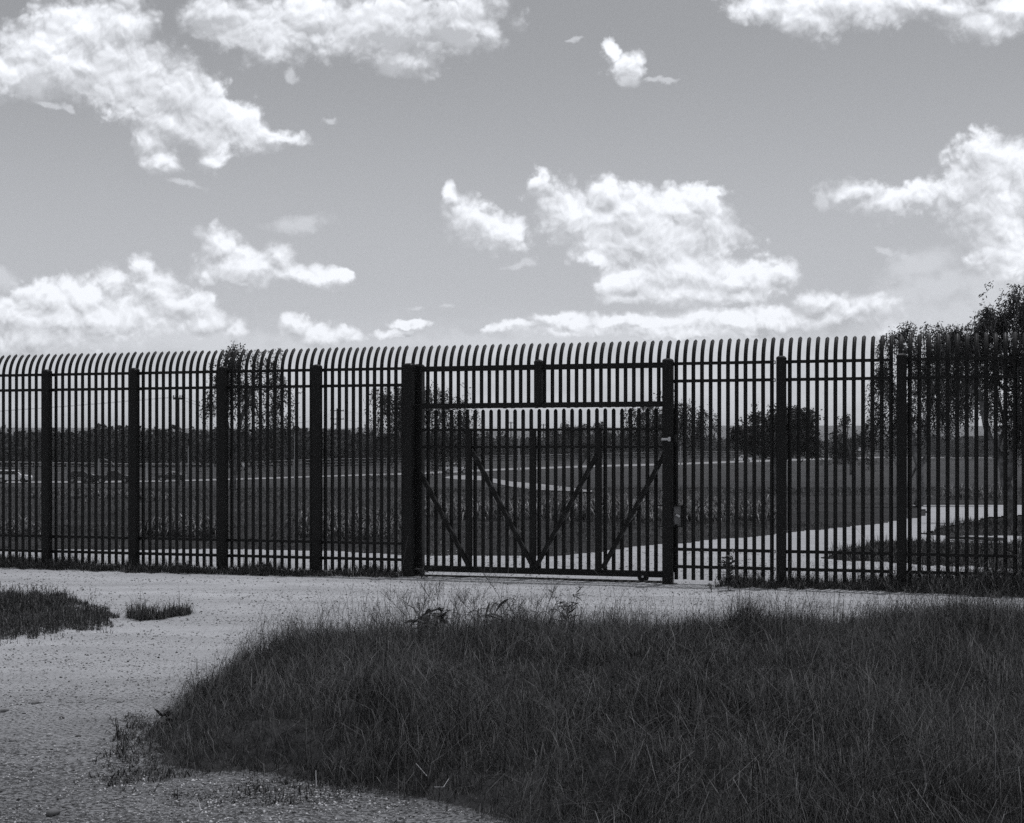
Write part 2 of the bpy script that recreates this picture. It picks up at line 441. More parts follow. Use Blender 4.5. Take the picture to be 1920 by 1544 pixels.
M['far_leaf'] = tone_mat('far_leaves', .015, .075, .8, .1)
M['stone'] = tone_mat('pale_stones', .07, .52, .9, .15)

def gravel_mat():
    m, g, p = new_mat('pale_caliche_gravel', .95, .1)
    q = pos(g)
    sx = g.new('ShaderNodeSeparateXYZ'); g.l.new(q, sx.inputs[0])
    fine = g.noise(q, 120, 4, .7); mid = g.noise(q, 42, 5, .72); big = g.noise(q, 1.1, 5, .6, .5)
    streak = g.noise(g.vmath('MULTIPLY', q, (.35, 1.6, 1)), 1.5, 5, .6)
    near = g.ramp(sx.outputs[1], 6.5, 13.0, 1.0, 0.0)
    thr = g.math('MULTIPLY_ADD', near, .13, .375)
    speck = g.ramp(g.math('MULTIPLY_ADD', big, .16, g.math('SUBTRACT', mid, .08)), g.math('SUBTRACT', thr, .06), g.math('ADD', thr, .07))
    # two paler, compacted wheel tracks along the fence
    dl = g.math('MULTIPLY_ADD', sx.outputs[0], .327, sx.outputs[1]); dl = g.math('ADD', dl, g.math('MULTIPLY_ADD', big, 1.2, -.6))
    tk = g.math('ABSOLUTE', g.math('SUBTRACT', g.math('ABSOLUTE', g.math('SUBTRACT', dl, 16.6)), .80))
    tk = g.ramp(tk, .15, .55, 1.0, 0.0)
    speck = g.math('MAXIMUM', speck, g.math('MULTIPLY', tk, .75))
    v = g.mix(speck, .11, g.math('MULTIPLY_ADD', tk, .05, .39))
    v = g.math('MULTIPLY', v, g.ramp(fine, .3, .7, .80, 1.14))
    v = g.math('MULTIPLY', v, g.ramp(streak, .3, .7, .86, 1.1))
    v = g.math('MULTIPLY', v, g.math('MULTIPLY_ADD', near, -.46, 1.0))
    setc(g, p, v, (.99, 1, 1.03))
    h = g.math('ADD', g.math('MULTIPLY', mid, .8), g.math('MULTIPLY', fine, .35))
    bump(g, p, h, 1.0, .010)
    return m
M['gravel'] = gravel_mat()
def field_mat():
    m, g, p = new_mat('field_grass', .95, .1)
    q = pos(g)
    a = g.noise(g.vmath('MULTIPLY', q, (.12, .5, 1)), .5, 6, .65); b = g.noise(q, 3.0, 6, .7); c = g.noise(q, 22, 4, .7)
    v = g.math('MULTIPLY', g.ramp(a, .3, .7, .030, .072), g.ramp(b, .3, .7, .62, 1.4))
    v = g.math('MULTIPLY', v, g.ramp(c, .3, .7, .7, 1.3))
    setc(g, p, v); bump(g, p, g.math('ADD', b, c), 1.0, .12)
    return m
M['field'] = field_mat()
M['soil'] = simple('dark_soil', .04, .4, 6, 1., .05, bmp=.02)
M['path'] = simple('far_gravel_path', .27, .12, .2, .95, .1)
def hill_mat():
    m, g, p = new_mat('wooded_hills', 1., .05)
    q = pos(g)
    a = g.noise(q, .012, 6, .7); b = g.noise(q, .06, 5, .7)
    v = g.math('MULTIPLY', g.ramp(a, .3, .7, .05, .10), g.ramp(b, .35, .65, .6, 1.5))
    setc(g, p, v); return m
M['hill'] = hill_mat()

# ------------------------------------------------------------------ ground sheet
def grid_sheet(name, ys, As, zfun, mat, keep=None, smooth=True):
    Yg, Ag = np.meshgrid(ys, As, indexing='ij'); Xg = Ag*np.maximum(Yg, 8)
    Zg = zfun(Xg, Yg); V = np.stack([Xg, Yg, Zg], -1).reshape(-1, 3)
    ny, nx = Yg.shape; I = np.arange(ny*nx).reshape(ny, nx)
    Q = np.stack([I[:-1, :-1], I[:-1, 1:], I[1:, 1:], I[1:, :-1]], -1).reshape(-1, 4)
    if keep is not None:
        cx = (Xg[:-1, :-1]+Xg[1:, 1:])/2; cy = (Yg[:-1, :-1]+Yg[1:, 1:])/2
        Q = Q[keep(cx, cy).ravel()]
        used = np.unique(Q); mp = np.full(len(V), -1); mp[used] = np.arange(len(used)); V = V[used]; Q = mp[Q]
    return mesh_np(name, V, Q, mat, smooth=smooth)
ys = np.concatenate([np.linspace(-40, 4, 10), np.exp(np.linspace(math.log(5), math.log(9000), 340))])
As = np.concatenate([np.linspace(-6, -.7, 14), np.linspace(-.65, .65, 150), np.linspace(.7, 6, 14)])
g_ = grid_sheet('ground', ys, As, lambda X, Y: H(X, Y)-.03, M['field']); tag(g_, kind='structure')

def gravel_keep(X, Y):
    px, py = to_px(X, np.maximum(Y, 2), H(X, Y))
    fr = Y < 15.5-.327*X
    k = mask(px, py, BACK, 3, 8, 2.0) & ~mask(px, py, ISL1, 5, 18, 2.5) & ~mask(px, py, ISL2, 9, 18, 2.5)
    return k | fr | (Y < 20-.327*X)
def gravel_z(X, Y):
    nr = np.clip((22-Y)/10, 0, 1)
    return H(X, Y)+.004+np.clip((Y-24)/20, 0, 1)*.012 + nr*((fbm(X*17, Y*17, 11, 3)-.5)*.013+(fbm(X*1.1, Y*1.1, 21, 3)-.5)*.05)
ys = np.exp(np.linspace(math.log(4.5), math.log(64), 440)); As = np.linspace(-.62, .66, 470)
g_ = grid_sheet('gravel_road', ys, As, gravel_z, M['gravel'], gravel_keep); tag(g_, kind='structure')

# dark soil under the grassy bank
def mask_sheet(name, poly, mat, zf, seed, y0, y1, ny, a0=-.62, a1=.66, na=400, ax=14, ay=6):
    ys = np.exp(np.linspace(math.log(y0), math.log(y1), ny))
    def keep(X, Y):
        px, py = to_px(X, Y, 0); return mask(px, py, poly, seed, ax, ay) & (smooth_in(px, py, poly, 40) > .95)
    o = grid_sheet(name, ys, np.linspace(a0, a1, na), zf, mat, keep); tag(o, kind='structure'); return o
def bank_keep(X, Y):
    px, py = to_px(X, Y, 0); return (smooth_in(px, py, FORE, 40) > .5)
g_ = grid_sheet('grassy_bank', ys[ys < 16], As, lambda X, Y: gravel_z(X, Y)-.006+mound(X, Y), M['soil'], bank_keep); tag(g_, kind='structure')
mask_sheet('soil_patch', LEFT, M['soil'], lambda X, Y: gravel_z(X, Y)+.012, 43, 11, 20, 120)

# far road and the path that branches from it: strips draped on the terrain
def strip(name, top, bot, mat, n=160, lift=.03, across=4):
    def seg(pl, t):
        xs = [p[0] for p in pl]; return np.interp(t, xs, [p[1] for p in pl])
    x0 = max(top[0][0], bot[0][0]); x1 = min(top[-1][0], bot[-1][0])
    xs = np.linspace(x0, x1, n); V = []
    for x in xs:
        a = ground_at(x, seg(top, x)); b = ground_at(x, seg(bot, x))
        for k in range(across+1):
            q = b.lerp(a, k/across); V.append((q.x, q.y, float(H(q.x, q.y))+lift))
    m = across+1
    Q = [(i*m+k, (i+1)*m+k, (i+1)*m+k+1, i*m+k+1) for i in range(n-1) for k in range(across)]
    o = mesh_np(name, np.array(V), np.array(Q), mat, smooth=True); tag(o, kind='structure'); return o
strip('far_road', [(-500,905),(0,903.5),(200,903),(330,901),(500,896.3),(640,891.6),(780,887),(960,878.5),(1100,873.5),(1250,869.5),(1420,863.5),(1640,857),(1860,858)],
      [(-500,908),(0,906.5),(200,906),(330,904),(500,899),(640,894),(780,890.5),(960,882),(1100,877),(1250,873),(1420,867),(1640,859.6),(1860,859.6)], M['path'], 220, .05)
strip('far_path', [(834,895.5),(850,892.5),(880,892),(905,893.5),(925,898),(960,904),(1010,908),(1060,914),(1110,921)],
      [(834,897),(850,899.5),(880,900.5),(905,902),(925,906),(960,914),(1010,920),(1060,922),(1110,924)], M['path'], 60, .05)

# ------------------------------------------------------------------ grass
def blades(P, h, w, lean, la, tone, seg=3, curl=1.0, seed=0):
    """ribbon blades. P (n,3) base, h height, w width, lean 0..1, la lean azimuth"""
    n = len(P); r = np.random.default_rng(seed+99)
    ts = np.linspace(0, 1, seg+1)
    wd = la+math.pi/2+r.normal(0, .5, n)
    wx, wy = np.cos(wd)*w/2, np.sin(wd)*w/2
    V = np.zeros((n, 2*seg+1, 3), np.float32)
    for i, t in enumerate(ts):
        th = lean*(.35+curl*t)*t
        off = np.sin(np.minimum(th, 2.2))*h*t; up = h*t*np.cos(np.minimum(th, 1.9))
        c = np.stack([P[:, 0]+np.cos(la)*off, P[:, 1]+np.sin(la)*off, P[:, 2]+up], -1)
        k = 1-.75*t
        if i < seg:
            V[:, 2*i] = c-np.stack([wx*k, wy*k, 0*wx], -1); V[:, 2*i+1] = c+np.stack([wx*k, wy*k, 0*wx], -1)
        else: V[:, 2*i] = c
    base = np.arange(n)[:, None]*(2*seg+1)
    quads = np.concatenate([base+np.array([2*i, 2*i+1, 2*i+3, 2*i+2])[None] for i in range(seg-1)]) if seg > 1 else np.zeros((0, 4), int)
    tri = base+np.array([2*seg-2, 2*seg-1, 2*seg])[None]
    return V.reshape(-1, 3), [quads, tri], np.repeat(tone, 2*seg+1)
def join(parts):
    V = []; Q = []; T = []; A = []; n = 0
    for v, (q, t), a in parts:
        V.append(v); Q.append(q+n); T.append(t+n); A.append(a); n += len(v)
    return np.concatenate(V), [np.concatenate(Q), np.concatenate(T)], np.concatenate(A)
def scatter(poly, n, y0, y1, a0, a1, seed, ax=14, ay=6, zf=H, power=1.0):
    r = np.random.default_rng(seed)
    out = np.zeros((0, 2))
    while len(out) < n:
        Y = np.sqrt(r.uniform(y0**2, y1**2, n*2)) if power == 1.0 else y0*(y1/y0)**r.random(n*2)
        A = r.uniform(a0, a1, n*2); X = A*Y
        px, py = to_px(X, Y, zf(X, Y) if zf is H else 0)
        k = mask(px, py, poly, seed, ax, ay) if poly is not None else np.ones(len(X), bool)
        out = np.concatenate([out, np.stack([X[k], Y[k]], -1)])
    return out[:n]

def fore_grass():
    r = np.random.default_rng(3)
    P = scatter(FORE, 270000, 5.0, 15.5, -.62, .55, 41, 46, 24, zf=0)
    X, Y = P[:, 0], P[:, 1]; n = len(X)
    z = gravel_z(X, Y)+mound(X, Y)
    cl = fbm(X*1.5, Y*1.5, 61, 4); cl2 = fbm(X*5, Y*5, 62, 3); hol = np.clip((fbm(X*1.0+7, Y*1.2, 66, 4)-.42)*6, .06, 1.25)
    px, py = to_px(X, Y, 0)
    edge = (smooth_in(px, py, FORE, 45)+smooth_in(px, py, FORE, 110)+smooth_in(px, py, FORE, 190)*(py > 1330)+smooth_in(px, py, FORE, 60)*(py <= 1330))/3
    edge = np.clip(edge*1.3-.3, 0.02, 1)**1.3
    e0 = np.clip(smooth_in(px, py, FORE, 40)*.75+smooth_in(px, py, FORE, 15)*.5, 0, 1)
    tall = np.where(px > 1380, 1.22, 1.0)
    big = tall+.55*np.exp(-((px-800)/230)**2)*np.exp(-((py-1255)/60)**2)+.30*np.exp(-((px-1500)/160)**2)*np.exp(-((py-1200)/30)**2)
    h = (.05+.27*cl**1.4+.55*cl2**2.4)*r.gamma(6, 1/6., n)*(.32+.72*edge)*big*(.68+.42*hol)
    la = (fbm(X*.8, Y*.8, 71, 3)-.5)*9+.3+r.normal(0, 1.0, n)
    lean = np.abs(r.normal(1.2, .8, n))+1.2*fbm(X*1.1, Y*1.1, 72, 2)+(1-edge)*.9
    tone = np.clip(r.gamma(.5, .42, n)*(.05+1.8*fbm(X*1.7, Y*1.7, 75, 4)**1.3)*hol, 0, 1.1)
    tone *= .34+.66*np.clip((Y-6.8)/4.2, 0, 1)+.25*(fbm(X*.5, Y*.6, 77, 3)-.5)  # vignette and denser shade painted into the tone of the nearest blades
    w = r.uniform(.0016, .0034, n)*(Y/10)**.6
    k = (r.random(n) < np.clip(e0, .06, 1)*np.clip(.4+1.2*cl, .3, 1))
    short = r.random(n) < .45
    B = np.stack([X, Y, z], -1)
    parts = []
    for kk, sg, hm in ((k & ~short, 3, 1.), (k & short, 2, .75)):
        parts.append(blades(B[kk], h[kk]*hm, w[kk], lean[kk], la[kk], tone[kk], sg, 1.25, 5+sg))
    # long arching bents and straw-coloured blades over the mat
    q = r.choice(n, 22000); q = q[k[q]]; m = len(q)
    parts.append(blades(B[q], (.22+.26*r.random(m))*(.4+.6*edge[q])*(.6+.8*cl[q]), r.uniform(.0016, .0034, m), r.uniform(.5, 1.9, m), r.uniform(0, 6.28, m), np.clip(r.gamma(1.5, .36, m), .05, 2.0), 4, 1.2, 9))
    q = r.choice(n, 5000); q = q[(px[q] > 450) & k[q]]; m = len(q)
    parts.append(blades(B[q], (.32+.26*r.random(m))*big[q]*(.4+.6*edge[q]), r.uniform(.002, .0035, m), r.uniform(.1, .7, m), r.uniform(0, 6.28, m), np.clip(r.gamma(1.2, .12, m), .0, .6), 3, 1.2, 10))
    return join(parts)
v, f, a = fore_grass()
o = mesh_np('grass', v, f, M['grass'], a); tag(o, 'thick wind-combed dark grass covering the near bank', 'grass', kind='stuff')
FRINGE = [(150,1490),(215,1425),(240,1370),(262,1330),(330,1305),(420,1270),(520,1236),(640,1212),(760,1200),(1330,1200),(1600,1170),(1920,1165),(1920,1560),(1050,1640),(800,1570),(560,1520),(300,1500)]

def patch_grass(name, label, specs):
    parts = []
    for i, (poly, n, y0, y1, a0, a1, hh, ax, ay, tn) in enumerate(specs):
        r = np.random.default_rng(500+i)
        P = scatter(poly, n, y0, y1, a0, a1, 200+i*7, ax, ay)
        X, Y = P[:, 0], P[:, 1]; z = np.where(Y < 24, gravel_z(X, Y), H(X, Y))-.005
        cl = fbm(X*2.2, Y*2.2, 61+i, 4)
        if poly is FRINGE:
            kk = fbm(X*2.0, Y*2.0, 99, 4) > .54; X, Y, z, cl = X[kk], Y[kk], z[kk], cl[kk]; n = len(X)
        h = hh*(.25+1.5*cl**1.5)*r.gamma(5, .2, n)
        w = r.uniform(.004, .008, n)*np.maximum(1, Y/14)
        tone = np.clip(r.gamma(1.6, .12, n)*(.4+1.2*cl)*tn, 0, .9)
        parts.append(blades(np.stack([X, Y, z], -1), h, w, np.abs(r.normal(1.4 if poly is FRINGE else .8, .55, n)), r.uniform(0, 6.28, n), tone, 1 if y1 > 33 else 2, 1.1, i))
    v, f, a = join(parts)
    o = mesh_np(name, v, f, M['grass'], a); tag(o, label, 'grass', kind='stuff'); return o
patch_grass('verge_grass', 'low grass patches on the pale gravel and ragged weeds along the foot of the fence', [
    (FRINGE, 85000, 5.6, 14, -.33, .35, .085, 70, 34, .6), ([(x, y*1.0+(-14 if y < 1150 else 16)) for x, y in LEFT], 2600, 11.5, 20, -.42, -.22, .07, 60, 16, .7),
    (LEFT, 30000, 11.5, 20, -.42, -.25, .10, 34, 9, .7), (LEFT2, 900, 13, 17, -.33, -.24, .09, 20, 5, .9), (LEFT3, 1700, 13, 17, -.3, -.19, .12, 12, 4, .8),
    (FBR, 24000, 15, 21, .12, .45, .19, 20, 4, .7), (FBL, 24000, 17, 26, -.48, -.05, .13, 30, 3.5, .7)])
FIELD_NEAR = [(-1500,985),(0,985),(600,985),(900,975),(1400,975),(1500,965),(1690,948),(1738,962),(1700,972),(1500,996),(1300,1014),(1120,1033),(1050,1041),(760,1039),(600,1031),(400,1028),(0,1031),(-1500,1032)]
FIELD_FAR = [(-1500,900),(700,900),(1640,880),(2600,880),(2600,942),(1885,942),(1640,931),(1500,932),(1500,960),(1400,975),(900,978),(600,988),(-1500,988)]
patch_grass('field_tufts', 'rough field grass beyond the fence', [
    (FIELD_NEAR, 34000, 23, 36, -.4, .32, .055, 6, 2, 1.0), (FIELD_FAR, 110000, 28, 150, -.38, .4, .15, 6, 2, 1.7),
    (ISL1, 14000, 20, 30, .18, .42, .15, 12, 2.5, .7), (ISL2, 9000, 26, 38, .24, .42, .14, 12, 2.5, .7)])

# loose stones on the gravel
def stones(n, seed):
    r = np.random.default_rng(seed)
    Y = 5.6*(24/5.6)**(r.random(n)**1.25); X = r.uniform(-.44, .40, n)*Y
    px, py = to_px(X, Y, 0); k = ~in_poly(px, py, FORE); X, Y = X[k], Y[k]; n = len(X)
    keep = r.random(n) < np.clip(fbm(X*.9, Y*1.4, 15, 3)*2.2-.45, .08, 1); X, Y = X[keep], Y[keep]; n = len(X)
    s = np.minimum(.0030+.0036*r.gamma(1.1, 1., n), .012)*(.75+.02*Y)
    base = np.array([(1,0,0),(0,1,0),(-1,0,0),(0,-1,0),(0,0,1),(0,0,-1)], float)
    T = np.array([(0,1,4),(1,2,4),(2,3,4),(3,0,4),(1,0,5),(2,1,5),(3,2,5),(0,3,5)])
    a = r.uniform(0, 6.28, n); J = r.uniform(.45, 1.4, (n, 6, 1))
    B = base[None]*J*np.stack([s, s*r.uniform(.6, 1, n), s*r.uniform(.45, .9, n)], -1)[:, None]
    Vx = B[..., 0]*np.cos(a)[:, None]-B[..., 1]*np.sin(a)[:, None]+X[:, None]
    Vy = B[..., 0]*np.sin(a)[:, None]+B[..., 1]*np.cos(a)[:, None]+Y[:, None]
    Vz = B[..., 2]+(gravel_z(X, Y)+s*.18)[:, None]
    V = np.stack([Vx, Vy, Vz], -1).reshape(-1, 3)
    Tt = (np.arange(n)[:, None, None]*6+T[None]).reshape(-1, 3)
    return V, Tt, np.repeat(np.clip(r.normal(.55, .38, n), 0, 1.2), 6)
v, t, a = stones(120000, 8)
o = mesh_np('loose_gravel', v, t, M['stone'], a); tag(o, 'loose pale stones strewn over the gravel road', 'gravel', kind='stuff')
STN = [(8,1335,.060,'largest pale stone at the left edge of the gravel',.5),(65,1324,.05,'flat-topped stone lying right of the largest stone',.35),(116,1347,.034,'small rounded stone between the flat-topped stone and the grass',.2),
       (146,1385,.032,'dark stone on the gravel left of the grassy bank',-.1),(240,1242,.024,'lone dark stone out on the open gravel road',0.),(92,1384,.034,'pale flat chip of stone left of the dark stone',1.),
       (24,1396,.045,'low rough stone below the largest stone near the left edge',.5),(205,1458,.04,'half buried stone just left of the grass tip',.25),(100,1530,.06,'broad flat stone at the bottom left of the gravel',.45)]
for i, (px, py, s, lab, tn) in enumerate(STN):
    s *= .72; tn *= .6
    r = np.random.default_rng(900+i); p = ground_at(px, py)
    bm = bmesh.new(); bmesh.ops.create_icosphere(bm, subdivisions=1, radius=1)
    V = np.array([x.co[:] for x in bm.verts])
    d = r.uniform(.68, 1.22, len(V))
    V = V*d[:, None]*np.array([s, s*.8, s*.55])*.85; V[:, 2] = np.maximum(V[:, 2], -s*.2)
    Fc = np.array([[x.index for x in f.verts] for f in bm.faces]); bm.free()
    o = mesh_np('stone', V, Fc, M['stone'], np.full(len(V), tn)); o.location = (p.x, p.y, float(gravel_z(p.x, p.y))+s*.15); o.rotation_euler = (0, 0, i*1.3)
    tag(o, lab, 'stone', 'larger stones on the gravel road')

# ------------------------------------------------------------------ the fence
TA = .327; AL = math.atan(TA); CA, SA = math.cos(AL), math.sin(AL); Y0 = 18.9
def s_at(px, o=0.):
    """place along the fence line (offset o beyond it) seen at the photo's column px"""
    a = (px-CX)/F
    return (a*(Y0+o*CA)-o*SA)/(CA+a*SA)
def h_at(px, py, o=0.):
    s = s_at(px, o); Y = Y0-s*SA+o*CA
    return CAMZ-(py-HY)/F*Y
def fence_root(name):
    return empty(name, (0, Y0, 0), -AL)
def picket_mesh(name, z0, z1, curved=True, w=.0455):
    prof = [(-w/2, .004), (-w/2, -.006), (-w/2+.009, -.009), (-.006, -.013), (.006, -.013), (w/2-.009, -.009), (w/2, -.006), (w/2, .004), (.006, -.003), (-.006, -.003)]
    path = [(z0, 0, 0)]
    if curved:
        path.append((z1, 0, 0)); L = .325; n = 8; zz, yy = z1, 0
        for i in range(n):
            th = R(50)*(i+.5)/n
            zz += math.cos(th)*L/n; yy += math.sin(th)*L/n
            path.append((zz, yy, R(50)*(i+1)/n))
    else: path.append((z1, 0, 0))
    V = []; F_ = []; n = len(prof)
    zt, yt, tt = path[-1]
    rings = [(z, y, t, 1.) for z, y, t in path]
    for d, k in ((.012, .72), (.014, .70), (.024, .34)):
        rings.append((zt+math.cos(tt)*d, yt+math.sin(tt)*d, tt, k))
    for z, y, t, k in rings:
        for a, b in prof:
            V.append((a*k, y+b*math.cos(t)*(.5+.5*k), z-b*math.sin(t)))
    for i in range(len(rings)-1):
        for j in range(n): F_.append((i*n+j, i*n+(j+1) % n, (i+1)*n+(j+1) % n, (i+1)*n+j))
    F_ += [tuple(range(n-1, -1, -1)), tuple(range((len(rings)-1)*n, len(rings)*n))]
    mb = MB(); mb.add(V, F_); return mb.mesh(name, M['steel'])
PK = picket_mesh('picket', .045, 2.60)
PK_TOP = picket_mesh('picket', 2.10, 2.60)
PK_GATE = picket_mesh('picket', .115, 2.065, False, .047)

def cap_mesh(w):
    mb = MB(); V = []; n = 8
    def ring(x, ch, z):
        y = x
        return [(x-ch,-y,z),(x,-y+ch,z),(x,y-ch,z),(x-ch,y,z),(-x+ch,y,z),(-x,y-ch,z),(-x,-y+ch,z),(-x+ch,-y,z)]
    rs = [(w/2+.0015, .010, -.012), (w/2+.0015, .012, .004), (w/2-.005, .016, .016), (w/2-.016, .020, .025), (w/2-.032, .010, .030)]
    for r_ in rs: V += ring(*r_)
    Fc = [(i*8+j, i*8+(j+1) % 8, (i+1)*8+(j+1) % 8, (i+1)*8+j) for i in range(len(rs)-1) for j in range(8)]
    Fc += [tuple(range(7, -1, -1)), tuple(range(len(rs)*8-8, len(rs)*8))]
    mb.add(V, Fc); return mb.mesh('post_cap', M['steel'])
CAP = cap_mesh(.106)
POST = MB().box((0, 0, 1.32), (.106, .106, 2.66), .008).mesh('post', M['steel'])
BOLT = MB().tube([(0, 0, 0), (.014, 0, 0)], .009, 6).mesh('bolt', M['steel'])
def post(root, s, o=-.085, h=2.645):
    p = obj('post', POST, root, (s, o, 0))
    if h != 2.645: p.scale = (1, 1, h/2.645)
    obj('post_cap', CAP, p, (0, 0, 2.65))
    return p
BR = MB().box((.004, -.018, .017), (.038, .05, .006)).box((.004, -.018, -.017), (.038, .05, .006)).box((-.012, -.018, 0), (.006, .05, .034)).mesh('bracket', M['steel'])
RAILH = (2.612, 2.405, .407, .202)
_rails = {}
def bay(root, s0, s1, cut=None):
    """four rails between two posts, 12 pickets between, one behind the left post"""
    p = (s1-s0)/13
    for k in range(0, 13):
        if cut and k == 1:
            for z0_, z1_ in cut: obj('picket', picket_mesh('picket', z0_, z1_, z1_ > 2, .0455), root, (s0-.018+p, 0, 0))
            continue
        obj('picket', PK, root, (s0-.018+k*p, 0, (k*7 % 5-2)*.0025))
    a = s0-.018+p-.036; b = s0-.018+12*p+.020
    for z in RAILH:
        L = round(b-a, 3)
        if L not in _rails:
            mb = MB(); w, t = .036, .032   # channel rail: web plus two lips
            mb.box((L/2, -.022, 0), (L, .006, w)).box((L/2, -.008, w/2-.002), (L, .026, .004)).box((L/2, -.008, -w/2+.002), (L, .026, .004))
            _rails[L] = mb.mesh('rail', M['steel'])
        r = obj('rail', _rails[L], root, (a, -.012, z))
        q = obj('bracket', BR, r, (-.010, -.002, -.004))
        q2 = obj('bracket', BR, r, (L+.010, -.002, -.004)); q2.scale = (-1, 1, 1)
        obj('bolt', BOLT, r, (-.058+.02, -.075, -.062))
P_LEFT = [88, 252, 418, 594.5, 767]
root = fence_root('steel_picket_fence'); tag(root, 'black steel fence of bent-topped pickets running left of the gate', 'fence', 'black steel fence runs')
S = [s_at(p, -.085) for p in P_LEFT]
S = [S[0]-1.38*3, S[0]-1.38*2, S[0]-1.38]+S
for i in range(len(S)-1): bay(root, S[i], S[i+1])
for s in S[:-1]: post(root, s)
root = fence_root('steel_picket_fence'); tag(root, 'black steel fence of bent-topped pickets running right of the gate', 'fence', 'black steel fence runs')
S = [s_at(p, -.085) for p in (1252, 1465, 1690.5, 1925)]
S += [S[-1]+1.37, S[-1]+2.74]
zl0, zl1 = h_at(1260, 987, 0), h_at(1260, 948.5, 0)
for i in range(len(S)-1): bay(root, S[i], S[i+1], ((.045, zl0), (zl1, 2.60)) if i == 0 else None)
for s in S[1:]: post(root, s)

# overhead gate frame
root = fence_root('gate_portal'); tag(root, 'black steel portal over the gate topped by short bent pickets', 'gate portal')
sl, sl2, sr, sm = s_at(767, -.085), s_at(785.5, .10), s_at(1252.5, -.085), s_at(1010, -.03)
BIG = MB().box((0, 0, 1.305), (.118, .118, 2.67), .008).mesh('post', M['steel']); CAPB = cap_mesh(.118)
for s, o_, dz in ((sl, -.085, 0), (sl2, .10, .0), (sr, -.085, .0)):
    p = obj('post', BIG, root, (s, o_, dz)); obj('post_cap', CAPB, p, (0, 0, 2.643))
mb = MB().box((0, 0, 2.40), (.095, .095, .52), .006); p = mb.build('short_post', M['steel'], root); p.location = (sm, -.03, 0)
obj('post_cap', cap_mesh(.096), p, (0, 0, 2.662))
a, b = sl2+.062, sr-.062
for z, nm in ((2.600, 'top_beam'), (2.136, 'bottom_beam')):
    bb = MB().box(((a+b)/2, .0, z), (b-a, .062, .064)).build(nm, M['steel'], root)
k = 0
s = s_at(799.5)-.1022*2
while s < s_at(1243):
    obj('picket', PK_TOP, root, (s, .052, (k*5 % 4)*.002-.002)); s += .1022; k += 1
MB().box((sl2, .038, 2.30), (.10, .006, .16)).build('cover_plate', M['steel'], root)
# guide roller on the right post
p = MB().box((sr-.022, -.150, h_at(1250, 824)), (.085, .010, .026)).box((sr+.03, -.150, h_at(1250, 824)), (.03, .014, .05)).build('guide_arm', M['bare'], root)
p = MB().box((sr+.082, -.08, h_at(1262, 822.5)), (.045, .05, .088)).build('roller_housing', M['steel'], root)

# sliding gate leaf
OG = .115
root = fence_root('sliding_gate'); tag(root, 'black steel sliding gate leaf with diagonal braces, closed on the gravel', 'gate')
gx = [803, 818, 832.7, 847, 861.7, 876.5, 891, 906, 921, 935.7, 951, 966, 981, 996, 1011, 1026, 1041.5, 1056.7, 1072, 1088, 1103.4, 1118.5, 1134, 1150.4, 1166, 1182, 1198, 1214, 1230.5, 1246]
s0_, s1_ = s_at(gx[0], OG), s_at(gx[-1], OG)
for k in range(-2, len(gx)+1):
    obj('picket', PK_GATE, root, (s0_+(s1_-s0_)*k/(len(gx)-1), OG, (k*3 % 4)*.002))
a, b = s0_-.28, s1_+.05
for px, py in ((905, 806.5), (905, 838.5)):
    z = h_at(px, py, OG)
    MB().box(((a+b)/2, OG-.026, z), (b-a, .024, .030)).build('rail', M['steel'], root)
MB().box(((a+b)/2, OG-.012, .093), (b-a, .07, .075)).build('bottom_beam', M['steel'], root)
zb, zt = .131, h_at(905, 808, OG)
for px in (879.5, 999.5, 1122.5):
    MB().box((s_at(px, OG-.05), OG-.062, (zb+zt)/2), (.076, .046, zt-zb+.02)).build('upright', M['steel'], root)
for (x1, y1, x2, y2) in ((776, 862, 881, 1064), (887, 848, 1001, 1064), (1119, 855, 1005, 1064), (1246, 853, 1130, 1066)):
    oo = OG-.064
    MB().beam((s_at(x1, oo), oo-.012, h_at(x1, y1, oo)), (s_at(x2, oo), oo-.012, h_at(x2, y2, oo)), .05, .050, (0, 1, 0)).build('brace', M['steel'], root)
sw = s_at(1207, OG-.04)
wh = MB().tube([(sw, OG-.085, .064), (sw, OG-.05, .064)], .068, 20).build('wheel', M['steel'], root)
MB().tube([(sw, OG-.10, .066), (sw, OG-.084, .066)], .014, 8).build('axle_bolt', M['bare'], wh)
# lock box on the leaf
xl0, xl1 = s_at(1233, 0), s_at(1280, 0)
lb = MB()
lb.box(((xl0+xl1)/2, .0, zl1), (xl1-xl0, .05, .014)).box(((xl0+xl1)/2, .0, zl0), (xl1-xl0, .05, .014)).box((xl1-.009, .0, (zl0+zl1)/2), (.018, .05, zl1-zl0-.015))
lk = lb.build('lock_box', M['steel'], root)
MB().box((s_at(1264, 0), .0, (zl0+zl1)/2), (.008, .03, zl1-zl0-.016)).build('keeper_bar', M['rust'], lk)
MB().box(((sr+.06+xl1-.022)/2, .022, (zl0+zl1)/2), (xl1-.022-sr-.06, .004, zl1-zl0-.02)).build('back_plate', M['pole'], lk)
MB().tube([(sr-.02, -.01, (zl0+zl1)/2+.02), (s_at(1270, 0), -.01, (zl0+zl1)/2+.02)], .006, 6).build('bolt', M['steel'], lk)
root = fence_root('padlock'); tag(root, 'small bright padlock hanging in the gate lock box', 'padlock')
xc, zc = s_at(1271.5, -.03), (zl0+zl1)/2+.005
MB().beam((xc-.022, -.03, zc+.014), (xc+.022, -.03, zc-.010), .022, .026, (0, 1, 0)).build('lock_body', M['bare'], root)
MB().tube([(xc-.022, -.03, zc+.006), (xc-.045, -.03, zc+.014), (xc-.052, -.03, zc+.024), (xc-.042, -.03, zc+.032), (xc-.018, -.03, zc+.022)], .004, 6).build('shackle', M['bare'], root)
root = fence_root('gate_track')
